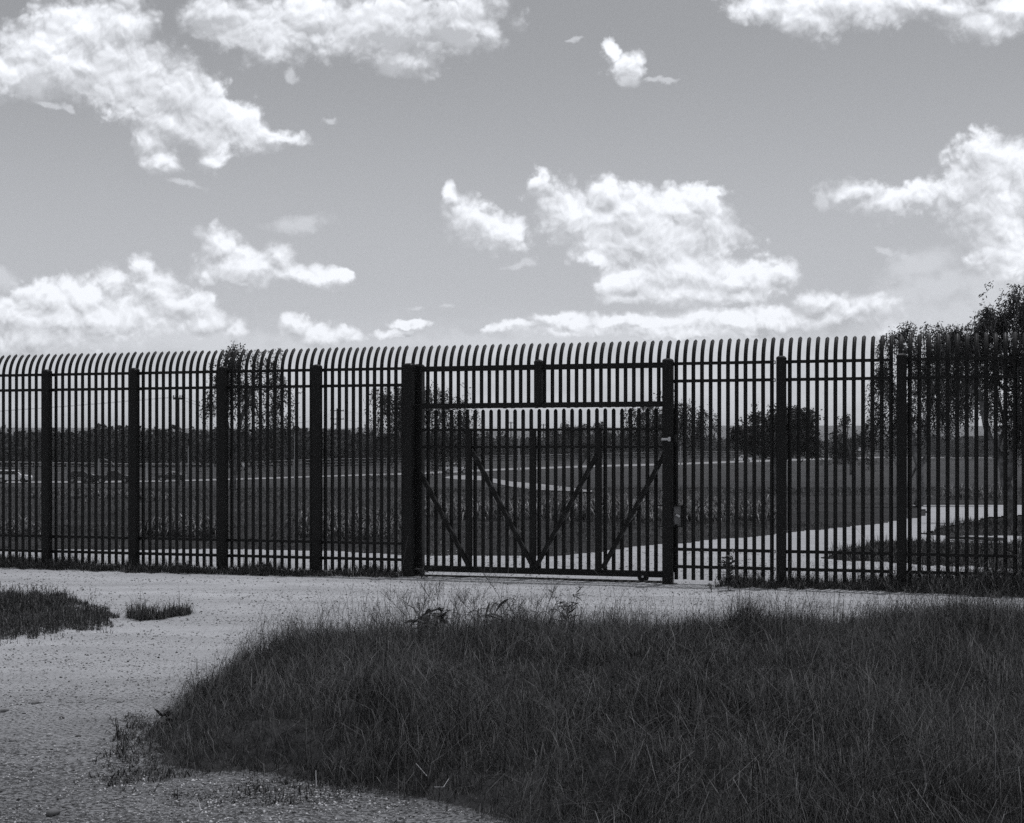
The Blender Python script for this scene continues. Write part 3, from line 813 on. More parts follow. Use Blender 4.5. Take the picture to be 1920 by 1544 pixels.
tr = MB(); tr.prism([(-.03, 0.), (0, .03), (.03, 0.)], 'x', s_at(775), s_at(1262)); tr.box((s_at(1020), 0, .003), (s_at(1262)-s_at(775), .12, .006))
t_ = tr.build('angle_iron', M['steel'], root); t_.location = (0, OG-.12, -.005)
tag(root, 'dark steel track lying on the gravel under the sliding gate', 'gate track')

# ------------------------------------------------------------------ trees
def leaf_cloud(P, size, droop, tone, seed, asp=.35):
    """one narrow diamond leaf per point"""
    r = np.random.default_rng(seed); n = len(P)
    az = r.uniform(0, 6.28, n); el = -droop+r.normal(0, .55, n)
    d = np.stack([np.cos(az)*np.cos(el), np.sin(az)*np.cos(el), np.sin(el)], -1)
    u = np.cross(d, r.normal(0, 1, (n, 3))); u /= np.linalg.norm(u, axis=1)[:, None]
    s = size*r.uniform(.6, 1.4, n)[:, None]
    V = np.stack([P, P+d*s*.5+u*s*asp*.5, P+d*s, P+d*s*.5-u*s*asp*.5], 1).reshape(-1, 3)
    Q = np.arange(n)[:, None]*4+np.arange(4)[None]
    return V, Q, np.repeat(tone, 4)
def tree(name, label, Y, base, lobes, stems, n_strand=300, leaves=14, leaf=.12, strand=1.0, droop=1.0, seed=1, group=None, trunk_r=.15, asp=.35, tone=.4, twigs=True, cat='tree'):
    """lobes: crown masses (px, py, rx, ry) at distance Y; base: foot of the trunk (px); stems: list of px polylines with radii"""
    r = np.random.default_rng(seed)
    bp = Vector(((base[0]-CX)/F*Y, Y, float(H((base[0]-CX)/F*Y, Y))))
    root = empty(name, bp); tag(root, label, cat, group)
    L = []
    for (px, py, rx, ry) in lobes:
        c = at(px, py, Y); L.append((c.x, c.y, c.z, rx/F*Y, ry/F*Y))
    L = np.array(L)
    wts = (L[:, 3]*L[:, 4]); wts /= wts.sum()
    tb = MB()
    for st in stems:
        pts = []; rad = []
        for j, (px, py, rr) in enumerate(st):
            q = at(px, py, Y)-bp
            dy = math.sin(px*.13+j*1.7+seed)*.25*(j > 0)
            pts.append((q.x, dy, q.z)); rad.append(rr)
        P2, R2 = [], []
        for i in range(len(pts)-1):
            for t in (0, .33, .66):
                jx = r.normal(0, .02*abs(pts[i+1][2]-pts[i][2])) if t else 0
                P2.append(tuple(pts[i][k]*(1-t)+pts[i+1][k]*t+jx*(k < 2) for k in range(3))); R2.append(rad[i]*(1-t)+rad[i+1]*t)
        P2.append(pts[-1]); R2.append(rad[-1])
        tb.tube(P2, R2, 7)
    # limbs from the stem ends into each crown mass
    ends = [Vector(P_) for P_ in [(at(s[-1][0], s[-1][1], Y)-bp) for s in stems]]
    for l in L:
        c = Vector((l[0], l[1]+r.normal(0, l[3]*.4), l[2]))-bp
        e = min(ends, key=lambda q: (q-c).length)
        m1 = e.lerp(c, .5)+Vector((r.normal(0, .1), r.normal(0, .1), l[4]*.35))
        tb.tube([e, m1, c], [trunk_r*.34, trunk_r*.22, trunk_r*.1], 5)
    # hanging strands of leaves
    P = []; tw = MB()
    n_strand = int(n_strand*1.25)
    ncl = max(8, n_strand//7); CLM = []
    for i in r.choice(len(L), ncl, p=wts):
        x, y, z, rx, rz = L[i]; v = r.normal(0, 1, 3); v /= np.linalg.norm(v); q = r.random()**.38*1.08
        CLM.append((i, v, np.array([x, y, z])+v*np.array([rx, rx*.9, rz])*q, r.uniform(.14, .36)))
    for c_i in r.integers(0, ncl, n_strand):
        i, v, c0, cr = CLM[c_i]; x, y, z, rx, rz = L[i]
        s0 = c0+r.normal(0, 1, 3)*np.array([rx, rx, rz])*cr*.75
        out = np.array([v[0], v[1], .15])*.5
        ln = strand*r.uniform(.4, 1.2); m = max(3, int(leaves*ln/strand))
        t = np.linspace(0, 1, m)[:, None]
        pth = s0+out*ln*t*(1-.4*t)+np.array([0, 0, -1])*ln*(t**1.6)*droop+np.cumsum(r.normal(0, .026*ln, (m, 3)), 0)+r.normal(0, .035*ln, (m, 3))
        P.append(pth)
        if twigs and r.random() < .55:
            a_, b_, c_ = pth[0], pth[m//2], pth[-1]
            tw.tube([Vector(a_)-bp, Vector(b_)-bp, Vector(c_)-bp], [.012*Y/60+.004, .008*Y/60+.003, .004], 3, False)
    P = np.concatenate(P)
    P = np.repeat(P, 2, 0)+r.normal(0, leaf*.5, (len(P)*2, 3))
    tn = np.clip(r.normal(tone, .22, len(P)), 0, 1)
    V, Q, A = leaf_cloud(P, leaf, .6*droop+.1, tn, seed+5, asp)
    tr_ = tb.build('trunk', M['bark'], root, True)
    if tw.n: tag(tw.build('twigs', M['bark'], root), kind='stuff')
    cr = mesh_np('crown', V-np.array(bp[:]), Q, M['leaf'], A, parent=root)
    return root
TG = 'trees standing in the field beyond the fence'
tree('weeping_tree', 'tall airy weeping tree rising above the fence left of the gate', 95, (436, 0),
     [(425,690,26,34),(470,672,32,20),(448,720,40,36),(500,700,32,40),(410,760,22,44),(470,790,52,55),(530,770,26,52),(400,835,16,28),(500,850,40,22),(440,655,20,12)],
     [[(436,920,.22),(438,860,.18),(452,790,.13),(470,730,.07)], [(438,860,.14),(425,780,.09),(428,700,.05)]],
     460, 15, .17, 1.5, .85, 11, TG, .2)
tree('weeping_tree', 'drooping tree half hidden by the left gate posts', 115, (778, 0),
     [(735,760,36,42),(780,735,40,26),(815,760,42,44),(760,815,48,36),(840,800,36,36),(870,775,18,30),(715,745,16,26),(820,830,50,24)],
     [[(785,905,.26),(786,860,.22),(770,800,.14),(745,760,.07)], [(786,860,.16),(812,810,.1),(830,770,.05)]],
     620, 15, .19, 1.9, .9, 12, TG, .22)
tree('field_tree', 'low round scrubby tree with a forked trunk seen through the middle of the gate', 205, (1088, 0),
     [(1050,812,26,18),(1095,805,30,18),(1125,815,20,18),(1075,835,34,16),(1110,840,24,14)],
     [[(1090,892,.35),(1088,868,.28),(1072,835,.16)], [(1088,872,.25),(1110,836,.14)]],
     330, 10, .3, 1.6, .4, 13, TG, .3)
tree('weeping_tree', 'feathery weeping tree behind the right gate post', 120, (1247, 0),
     [(1215,775,36,26),(1255,760,28,34),(1290,770,28,24),(1190,790,24,22),(1320,790,20,30),(1245,810,50,22),(1180,810,14,16)],
     [[(1250,905,.24),(1249,850,.2),(1235,805,.1)], [(1249,850,.15),(1280,795,.07)]],
     420, 14, .19, 1.8, 1., 14, TG, .2)
tree('field_tree', 'dense dark rounded tree behind the first fence post right of the gate', 108, (1463, 0),
     [(1420,800,40,26),(1465,785,50,24),(1505,800,26,30),(1400,820,28,18),(1450,830,60,26),(1510,830,20,24),(1480,815,40,26)],
     [[(1463,920,.55),(1462,880,.40),(1455,850,.26)], [(1462,880,.3),(1480,840,.18)]],
     900, 13, .2, .9, .35, 15, TG, .35, .4, .25)
tree('field_tree', 'small thin tree between the dark rounded tree and the tall right-hand trees', 150, (1597, 0),
     [(1575,815,20,18),(1600,825,26,22),(1580,845,22,14),(1615,850,16,14),(1590,790,8,10)],
     [[(1597,890,.22),(1596,862,.18),(1588,830,.08)]],
     190, 12, .24, 1.6, .6, 16, TG, .2)
tree('weeping_tree', 'large weeping tree with a forked pale trunk beyond the right fence panels', 62, (1722, 0),
     [(1690,640,34,26),(1740,625,40,26),(1660,720,28,44),(1710,700,52,50),(1770,690,50,50),(1650,790,22,36),(1700,780,34,44),(1760,760,50,36),(1820,640,50,40),(1785,650,40,34),(1830,740,46,54),(1640,690,18,24)],
     [[(1722,948,.20),(1724,915,.17),(1722,875,.15),(1706,820,.09),(1700,760,.05)], [(1722,880,.12),(1742,850,.09),(1738,800,.06),(1748,740,.04)], [(1700,950,.05),(1706,905,.05),(1718,870,.05)]],
     1050, 16, .115, .95, .85, 17, TG, .13)
tree('weeping_tree', 'nearest large weeping tree with a leaning trunk at the right edge', 36, (1898, 0),
     [(1895,590,52,46),(1850,612,44,34),(1945,572,70,44),(1900,640,60,50),(1800,680,40,40),(1870,690,40,50),(1930,680,60,70),(1990,640,60,90),(1905,780,40,50),(1960,790,60,60),(1800,640,28,20)],
     [[(1900,1003,.15),(1896,940,.13),(1886,880,.12),(1858,820,.08),(1830,735,.06),(1792,728,.035)], [(1890,900,.10),(1905,800,.08),(1900,690,.06)], [(1868,845,.05),(1890,800,.04),(1870,720,.03)]],
     1250, 17, .075, .65, .9, 18, TG, .1)

# ------------------------------------------------------------------ woods, hedges, cane
def wood(name, label, segs, seed, mat, leaf=.9, cat='woods'):
    """segs: (px0, px1, top0, top1, Y0, Y1, rows, spacing)"""
    r = np.random.default_rng(seed); P = []; S_ = []
    for (x0, x1, t0, t1, ya, yb, rows, sp) in segs:
        for row in range(rows):
            px = x0
            while px < x1:
                k = (px-x0)/(x1-x0); Y = ya*(1-k)+yb*k+row*9+r.normal(0, 3)
                top = t0*(1-k)+t1*k+r.normal(0, 2.6)+3*math.sin(px*.021)+2*math.sin(px*.057)+(row == 0)*6
                X = (px-CX)/F*Y; g0 = float(H(X, Y)); zt = CAMZ-(top-HY)/F*Y; hh = max(zt-g0, 1.5)
                rad = hh*r.uniform(.28, .42)
                n = int(190)
                v = r.normal(0, 1, (n, 3)); v /= np.linalg.norm(v, axis=1)[:, None]; q = r.random((n, 1))**.35
                lump = 1+.25*np.sin(v[:, :1]*5+px)*np.cos(v[:, 2:]*4+row)
                c = np.array([X, Y, g0+hh*.55])
                P.append(c+v*q*lump*np.array([rad, rad, hh*.46]))
                S_.append(np.full(n, leaf*hh/9))
                px += sp*r.uniform(.6, 1.4)*rad/F*0+sp*r.uniform(.6, 1.4)
    P = np.concatenate(P); S_ = np.concatenate(S_); n = len(P)
    V, Q, A = leaf_cloud(P, 1.0, .1, np.clip(r.normal(.45, .3, n), 0, 1), seed, .8)
    V = V.reshape(n, 4, 3); V = P[:, None]+(V-P[:, None])*S_[:, None, None]
    o = mesh_np(name, V.reshape(-1, 3), Q, mat, A); tag(o, label, cat, kind='stuff'); return o
wood('woods', 'dark belt of woodland along the horizon behind the pipe fence', [
    (-600, 700, 806, 808, 290, 340, 3, 17), (600, 760, 806, 820, 330, 360, 2, 16), (680, 1060, 819, 817, 385, 425, 3, 14),
    (1040, 1400, 817, 822, 440, 500, 4, 11), (1380, 1700, 828, 822, 540, 600, 3, 11), (1680, 2400, 820, 812, 560, 600, 3, 14)], 21, M['far_leaf'], 1.35)
wood('scrub', 'low bushes scattered beside the far road and at the edge of the woods', [
    (1540, 1700, 855, 858, 380, 380, 1, 15), (1700, 2000, 815, 822, 500, 500, 2, 15), (690, 745, 889, 890, 215, 215, 1, 9), (1250, 1310, 815, 822, 560, 560, 1, 12), (1480, 1560, 848, 850, 500, 500, 1, 14)], 22, M['far_leaf'], .8, 'bushes')

def cane(name, label, poly_base, n, y0, y1, a0, a1, hgt, seed, wid=.026):
    r = np.random.default_rng(seed)
    per = 16; npl = max(12, n//per)
    P = scatter(poly_base, npl, y0, y1, a0, a1, seed, 10, 2)
    P = np.repeat(P, per, 0)+r.normal(0, .05, (npl*per, 2)); n = len(P)
    X, Y = P[:, 0], P[:, 1]; z = H(X, Y)
    hp = np.repeat(r.uniform(.35, 1.2, npl)*(.35+1.0*fbm(P[::per, 0]*.5, P[::per, 1]*.5, seed, 3)), per)*hgt
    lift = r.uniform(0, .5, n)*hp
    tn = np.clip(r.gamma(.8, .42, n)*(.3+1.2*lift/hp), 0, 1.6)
    v1 = blades(np.stack([X, Y, z+lift], -1), hp*r.uniform(.6, 1.1, n), r.uniform(.6, 1.4, n)*wid, r.uniform(.9, 2.3, n), r.uniform(0, 6.28, n), tn, 4, 1.15, seed)
    o = mesh_np(name, v1[0], v1[1], M['grass'] if name == 'grass_clump' else M['cane'], v1[2]); tag(o, label, 'tall grass', kind='stuff'); return o
cane('cane_bed', 'long bed of tall leafy cane grass beyond the gate', [(690,955),(800,972),(1000,978),(1200,982),(1450,980),(1455,968),(1300,960),(1000,955),(780,950)], 17000, 28, 48, -.12, .2, .60, 301)
cane('cane_clump', 'leafy cane grass clump behind the fence panel left of the gate', [(555,1005),(640,1012),(740,1010),(745,990),(640,988),(560,994)], 3600, 24, 34, -.16, -.06, .50, 302)
cane('cane_clump', 'pale leafy clump low behind the third fence panel from the left gate post', [(268,1004),(330,1008),(405,1006),(400,992),(300,990)], 2300, 24, 36, -.26, -.18, .38, 303)
cane('cane_clump', 'thin leafy tuft low behind the leftmost fence panel', [(0,1004),(70,1006),(72,996),(10,994)], 500, 24, 36, -.36, -.29, .32, 304)
cane('weed_row', 'row of weeds along the near side of the far road at left', [(60,935),(320,942),(320,930),(60,926)], 3500, 55, 130, -.34, -.2, .5, 305, .05)
cane('cane_bed', 'short leafy strip beyond the loop of the gravel track at right', [(1760,936),(1890,940),(1890,930),(1770,926)], 1500, 50, 110, .26, .34, .9, 306, .04)

cane('grass_clump', 'tall arching grass clump hanging over the fence foot at the right edge', [(1850,1118),(2100,1125),(2100,1100),(1850,1098)], 1500, 15.5, 19, .28, .40, .62, 307, .009)
cane('grass_clump', 'low shaggy grass spilling from the fence foot right of the second post past the gate', [(1700,1112),(1850,1118),(1850,1100),(1700,1098)], 1400, 15.5, 19, .22, .34, .34, 308, .008)
# ------------------------------------------------------------------ weeds in front
def ribbon(mb, pts, w, up):
    pts = [Vector(p) for p in pts]; V = []; n = len(pts)
    for i, p in enumerate(pts):
        d = (pts[min(i+1, n-1)]-pts[max(i-1, 0)]).normalized(); s_ = d.cross(Vector(up)).normalized()
        k = w*math.sin(math.pi*min(.999, max(.06, (i+.35)/(n-.3))))**.8/2
        V += [tuple(p-s_*k), tuple(p+s_*k)]
    mb.add(V, [(2*i, 2*i+1, 2*i+3, 2*i+2) for i in range(n-1)])
def flatmat(name, v):
    return simple(name, v, .3, 12, .6, .25)
M['stalk'] = flatmat('dry_stalk', .10); M['dark_leaf'] = flatmat('dark_weed_leaf', .035); M['straw'] = flatmat('straw', .34)
WG = 'tall weeds growing out of the near bank'
def stalk_plant(px_top, py_top, px_base, Y, label, heads=1, seed=0, width=.006):
    """thin grass stalk with an open seed head"""
    r = random.Random(seed); X = (px_base-CX)/F*Y
    z0 = float(gravel_z(X, Y)+mound(np.array([X]), np.array([Y]))[0])
    root = empty('seed_stalk', (X, Y, z0)); tag(root, label, 'weed', WG)
    top = at(px_top, py_top, Y)-Vector((X, Y, z0))
    mid = top*.5+Vector((-top.x*.12, .03, top.z*.06))
    MB().tube([(0, 0, 0), mid, top], [.0026, .002, .001], 4).build('stem', M['stalk'], root)
    hb = MB()
    for i in range(20):
        t = .62+.38*i/26; b = mid.lerp(top, (t-.5)*2) if t > .5 else mid
        az = r.uniform(0, 6.28); ln = (1.2-t)*.22*r.uniform(.6, 1.3)
        e = b+Vector((math.cos(az)*ln*.7, math.sin(az)*ln*.7, ln*.9))
        hb.tube([b, e], [.0009, .0005], 3, False)
        for k in range(4):
            q = b.lerp(e, .4+.18*k); hb.tube([q, q+Vector((r.uniform(-.008, .008), 0, .009))], [.0013, .0006], 3, False)
    hb.build('seed_head', M['stalk'], root)
    lb_ = MB()
    for i in range(3):
        t = .08+.14*i; b = (mid*(t*2) if t < .5 else mid.lerp(top, t*2-1)); az = r.uniform(0, 6.28); ln = r.uniform(.10, .18)
        ribbon(lb_, [b, b+Vector((math.cos(az)*ln*.4, math.sin(az)*ln*.4, ln*.5)), b+Vector((math.cos(az)*ln*.8, math.sin(az)*ln*.8, ln*.55)), b+Vector((math.cos(az)*ln*1.1, math.sin(az)*ln*1.1, ln*.3))], .006, (math.cos(az+1), math.sin(az+1), .4))
    lb_.build('leaf_blades', M['dark_leaf'], root)
for a in [(712,1108,790,11.6,'thin seed stalk leaning left, leftmost of the tall stalks',1),(752,1112,778,11.5,'dark-headed seed stalk beside the leftmost leaning stalk',2),
          (788,1092,835,11.8,'seed stalk leaning left with its head crossing the gate bottom',3),(825,1088,815,11.4,'upright fine seed stalk in the middle of the leaning stalks',4),
          (872,1105,872,12.,'faint upright seed stalk between the crossed leaves and the left stalks',5),(898,1062,958,11.2,'tallest seed stalk, its feathery head over the bottom of the gate',6),
          (1042,1098,1015,11.6,'slender seed stalk standing just left of the leafy weed',7),(1008,1128,1003,11.4,'short bushy-headed stalk between the crossed leaves and the leafy weed',8)]:
    stalk_plant(*a)
_r = random.Random(12)
ORD = 'first second third fourth fifth sixth seventh eighth ninth tenth eleventh twelfth thirteenth fourteenth fifteenth sixteenth'.split()
for _i, _x in enumerate(sorted(_r.uniform(730, 1090) for _k in range(16))):
    stalk_plant(_x+_r.uniform(-45, 30), _r.uniform(1115, 1165), _x, _r.uniform(10.9, 12.1), 'thin dry stalk, %s root from the left in the low tangle atop the near bank' % ORD[_i], 1, 40+_i)
def px_plant(name, label, Y, base, leaves, mat, seed=0, stem=True, cat='weed', group=WG, lw=.02):
    """leaves: (px0,py0,px1,py1,width) ribbons at about distance Y"""
    X = (base[0]-CX)/F*Y
    z0 = float(gravel_z(X, Y)+mound(np.array([X]), np.array([Y]))[0]); r = random.Random(seed)
    root = empty(name, (X, Y, z0)); tag(root, label, cat, group); o0 = Vector((X, Y, z0))
    sb = MB(); k = 0
    for (a, b, c, d, w) in leaves:
        p = at(a, b, Y+r.uniform(-.12, .12))-o0; q = at(c, d, Y+r.uniform(-.18, .18))-o0
        if k < 5: sb.tube([(0, 0, 0), p*.5+Vector((r.uniform(-.02, .02), 0, 0)), p], [.005, .004, .002], 4)
        k += 1
        lb_ = MB(); m = p.lerp(q, .5)+Vector((0, r.uniform(-.02, .02), (q-p).length*.10))
        ribbon(lb_, [p, p.lerp(m, .6)+Vector((0, 0, .004)), m, m.lerp(q, .6)+Vector((0, 0, .003)), q], w, (r.uniform(-.2, .2), -1, r.uniform(.1, .6)))
        lb_.build('leaf', mat, root)
    sb.build('stem', M['stalk'], root)
px_plant('reed', 'reed with crossed dark blade leaves standing up from the bank', 11.4, (905, 0),
         [(907,1172,919,1128,.014),(918,1150,932,1130,.013),(929,1148,952,1124,.022),(900,1156,938,1163,.014),(913,1153,942,1160,.016),(895,1190,897,1140,.016),(890,1215,900,1150,.014),(938,1165,948,1176,.012)], M['dark_leaf'], 3)
px_plant('reed', 'dark broken reed with curled leaves among the leaning seed stalks', 11.4, (800, 0),
         [(770,1172,832,1140,.016),(760,1168,785,1166,.026),(790,1160,812,1178,.050),(795,1155,806,1172,.05),(812,1150,818,1168,.03),(762,1134,788,1158,.010),(768,1182,800,1188,.018),(798,1150,808,1145,.03),(785,1178,800,1190,.04)], M['dark_leaf'], 4)
px_plant('reed', 'bent dark reed crossing low in the grass right of centre', 10.6, (1010, 0),
         [(1005,1255,1070,1220,.010),(1020,1232,1048,1258,.012),(1000,1250,960,1270,.010),(1012,1240,1022,1215,.012),(1030,1170,1038,1162,.026)], M['dark_leaf'], 5)
def leafy(name, label, Y, px, py0, py1, n, spread, ll, seed, group=WG, wl=.014):
    r = random.Random(seed); X = (px-CX)/F*Y; z0 = float(gravel_z(X, Y)+(mound(np.array([X]), np.array([Y]))[0] if Y < 15 else 0))
    root = empty(name, (X, Y, z0)); tag(root, label, 'weed', group)
    top = CAMZ-(py0-HY)/F*Y-z0
    sb = MB(); st = []
    for k in range(4):
        dx = r.uniform(-spread, spread)*.8; e = Vector((dx, r.uniform(-spread, spread)*.6, top*r.uniform(.7, 1.)))
        m = Vector((dx*.3, 0, e.z*.5)); sb.tube([(0, 0, 0), m, e], [.004, .003, .0015], 4); st.append((m, e))
    sb.build('stem', M['stalk'], root)
    LM = MB()
    ln = ll; LM.add([(0, 0, 0), (ln*.35, -wl/2, ln*.03), (ln*.35, wl/2, ln*.03), (ln*.7, -wl*.35, ln*.02), (ln*.7, wl*.35, ln*.02), (ln, 0, -ln*.08)], [(0, 1, 2), (1, 3, 4, 2), (3, 5, 4)])
    me = LM.mesh('leaf', M['dark_leaf'])
    for i in range(n):
        m, e = st[i % 4]; t = r.uniform(-.7, 1); b = m.lerp(e, t) if t > 0 else m*(1+t)
        o = obj('leaf', me, root, b); o.rotation_euler = (r.uniform(-.8, .8), r.uniform(-.9, .5), r.uniform(0, 6.28)); k = r.uniform(.6, 1.3); o.scale = (k, k, k)
leafy('leafy_weed', 'narrow-leaved bushy weed poking up at the back of the near bank', 12.0, 1060, 1112, 1170, 90, .12, .10, 5, wl=.018)
leafy('leafy_weed', 'broad-leaved dark weed among the leaning seed stalks at the back of the near bank', 11.3, 806, 1140, 1200, 80, .16, .075, 15, wl=.026)
leafy('leafy_weed', 'low dark weed left of the broad-leaved one on the near bank', 11.2, 742, 1168, 1200, 40, .16, .09, 16, wl=.02)
leafy('leafy_weed', 'dark leafy tangle on the bank below the crossed reed leaves', 10.6, 905, 1190, 1250, 50, .18, .10, 17, wl=.016)
leafy('leafy_weed', 'tall leafy weed growing against the fence right of the gate', 17.25, 1366, 1035, 1105, 120, .13, .10, 6, 'weeds at the foot of the fence', .022)
leafy('leafy_weed', 'tiny weed sprouting on the gravel left of the tall leafy weed', 17.1, 1334, 1092, 1104, 24, .05, .05, 7, 'weeds at the foot of the fence')
leafy('leafy_weed', 'small dark leafy weed on the gravel at the tip of the near bank', 8.6, 318, 1335, 1360, 50, .16, .07, 8, 'weeds on the gravel', .03)
leafy('leafy_weed', 'bushy weed at the foot of the left gate posts', 18.9, 790, 1058, 1075, 60, .22, .09, 9, 'weeds at the foot of the fence')
# bent straws lying in the grass
sb = MB(); r = random.Random(4)
for (a, b, c, d, e, f_) in [(592,1445,593,1475,606,1485),(652,1345,690,1342,710,1340),(780,1432,800,1455,812,1465),(815,1476,832,1476,842,1460),(945,1420,950,1405,975,1412),(700,1235,735,1222,738,1245),
                            (1410,1280,1440,1275,1480,1292),(1560,1415,1580,1395,1572,1382),(700,1370,735,1345,760,1342),(1650,1215,1665,1205,1690,1208),(372,1500,376,1520,370,1535),(1240,1500,1262,1530,1290,1525)]:
    Y = ground_at(c, min(d+25, 1540)).y
    X = (c-CX)/F*Y; lift = .0
    sb.tube([at(a, b, Y), at(c, d, Y-.04), at(e, f_, Y)], [.0022, .0028, .0014], 4, False)
o = sb.build('dry_straw', M['straw']); tag(o, 'pale bent straws caught in the dark grass', 'straw', kind='stuff')
# boards on the far strip of track
for (x, y, w_, lab) in ((1793,1014,.30,'short dark board lying behind the rightmost fence panel, left of the longer pair'),(1826,1015,.85,'long dark board lying behind the rightmost fence panel'),(1848,1016,.6,'dark board lying just right of the longest board')):
    p = ground_at(x, y); o = MB().box((0, 0, .05), (w_, .15, .05)).build('board', M['wood']); o.location = p; o.rotation_euler = (0, .03, .06)
    tag(o, lab, 'board', 'dark boards lying beyond the fence')

# ------------------------------------------------------------------ pipe fences, poles, wires
def pipe_fence(label, pts, rails, spacing, rad=.05):
    """pts: (px, py_base, py_top) along the line"""
    root = None; xs = [p[0] for p in pts]
    W = []
    px = xs[0]
    base = []
    n = int((xs[-1]-xs[0])/spacing)+1
    for i in range(n):
        x = xs[0]+(xs[-1]-xs[0])*i/(n-1)
        yb = np.interp(x, xs, [p[1] for p in pts]); yt = np.interp(x, xs, [p[2] for p in pts])
        g0 = ground_at(x, yb); base.append((g0, (yb-yt)/F*g0.y))
    o0 = base[0][0]; root = empty('pipe_fence', o0); tag(root, label, 'fence', 'far pipe rail fences')
    pm = MB().box((0, 0, .5), (rad*2.4, rad*2.4, 1.)).mesh('post', M['rust'])
    for g0, h in base:
        p = obj('post', pm, root, g0-o0); p.scale = (1, 1, h)
    for k in range(rails):
        t = 1-k*(.86/(rails-1))
        MB().tube([(g0+Vector((0, 0, h*t)))-o0 for g0, h in base], rad, 4).build('rail', M['rust'], root)
pipe_fence('long low pipe rail fence behind the parked vehicles at left', [(-300,906,867),(0,903.5,866.5),(240,901,870),(400,899,871)], 4, 30, .075)
pipe_fence('pipe rail fence at the edge of the woods, middle stretch', [(480,885,866),(560,882,863),(640,879,861),(760,877,859.5),(900,872,858)], 4, 17, .07)
pipe_fence('pipe rail fence running on behind the gate and to the dark rounded tree', [(905,872,856),(1040,868.5,853),(1250,865,848),(1400,861,847)], 5, 14, .075)
pipe_fence('faint pipe rail fence farthest to the right', [(1480,859,845),(1560,858,846),(1700,857,845)], 4, 15, .09)

def pole(name, label, px, py0, py1, Y, rad, mat, arms=(), group=None, lamp=False):
    b = Vector(((px-CX)/F*Y, Y, 0)); b.z = float(H(b.x, b.y)); z1 = CAMZ-(py0-HY)/F*Y-b.z
    root = empty(name, b); tag(root, label, 'pole', group)
    MB().tube([(0, 0, -.2), (0, 0, z1)], [rad, rad*.7], 8).build('shaft', mat, root)
    for (dy, half) in arms:
        z = z1-dy/F*Y; c = MB().box((0, -.15, z), (half*2/F*Y, .14, .22)).build('crossarm', M['wood'], root)
        for s in (-.9, -.45, .45, .9):
            MB().tube([(s*half/F*Y, -.15, z+.1), (s*half/F*Y, -.15, z+.42)], .08, 5).build('insulator', M['pole'], c)
    if lamp:
        MB().box((0, 0, z1+.1), (1.5, .5, .3), .05).build('lamp_head', M['pole'], root)
    return b, z1
UG = 'wooden utility poles'
b1, z1_ = pole('utility_pole', 'wooden utility pole with one crossarm behind the third fence panel', 334, 746, 880, 180, .22, M['wood'], [(2, 9)], UG)
b2, z2_ = pole('utility_pole', 'tall utility pole with two crossarms left of the gate', 632, 766, 880, 420, .26, M['wood'], [(4.5, 13), (20, 13), (30, 6)], UG)
pole('utility_pole', 'far utility pole with a single crossarm seen above the gate, left one', 958, 791, 860, 620, .3, M['wood'], [(2.5, 7)], UG)
pole('utility_pole', 'far utility pole with a single crossarm seen above the gate, right one', 1019, 795, 860, 640, .3, M['wood'], [(2.5, 7)], UG)
PG = 'pale bare posts'
pole('light_post', 'pale slim post left of the gate in front of the far road', 553, 812, 900, 200, .14, M['pole'], (), PG)
pole('light_post', 'pale slim post seen through the gate above the far road', 973, 818, 880, 330, .2, M['pole'], (), PG)
pole('light_post', 'pale lamp post with a bright head right of the gate', 1276, 822, 873, 380, .2, M['pole'], (), PG, True)
pole('light_post', 'short pale post in front of the pipe fence at left', 275, 873, 903, 235, .16, M['pole'], (), PG)
pole('light_post', 'thin pale post beside the dark sedan', 353, 838, 898, 262, .10, M['pole'], (), PG)
wr = MB()
def wire(p, q, sag, rad):
    pts = [Vector(p).lerp(Vector(q), t)-Vector((0, 0, sag*4*t*(1-t))) for t in [i/14 for i in range(15)]]
    wr.tube(pts, rad, 3, False)
top1 = b1+Vector((0, 0, z1_+.1))
for dx in (-.5, .5):
    wire(top1+Vector((dx, 0, 0)), (-150+dx, 205, 5.2), 1.6, .016); wire(top1+Vector((dx, 0, 0)), b2+Vector((dx, 0, z2_-.8)), 3.2, .02)
for z in (-.6, -2.9):
    wire(b2+Vector((0, 0, z2_+z)), (60, 700, 12+z), 3., .03)
root = empty('power_line', top1); w_ = wr.build('wire', M['wood']); w_.location = -top1; w_.parent = root
tag(root, 'thin overhead power wires strung between the utility poles', 'wires')

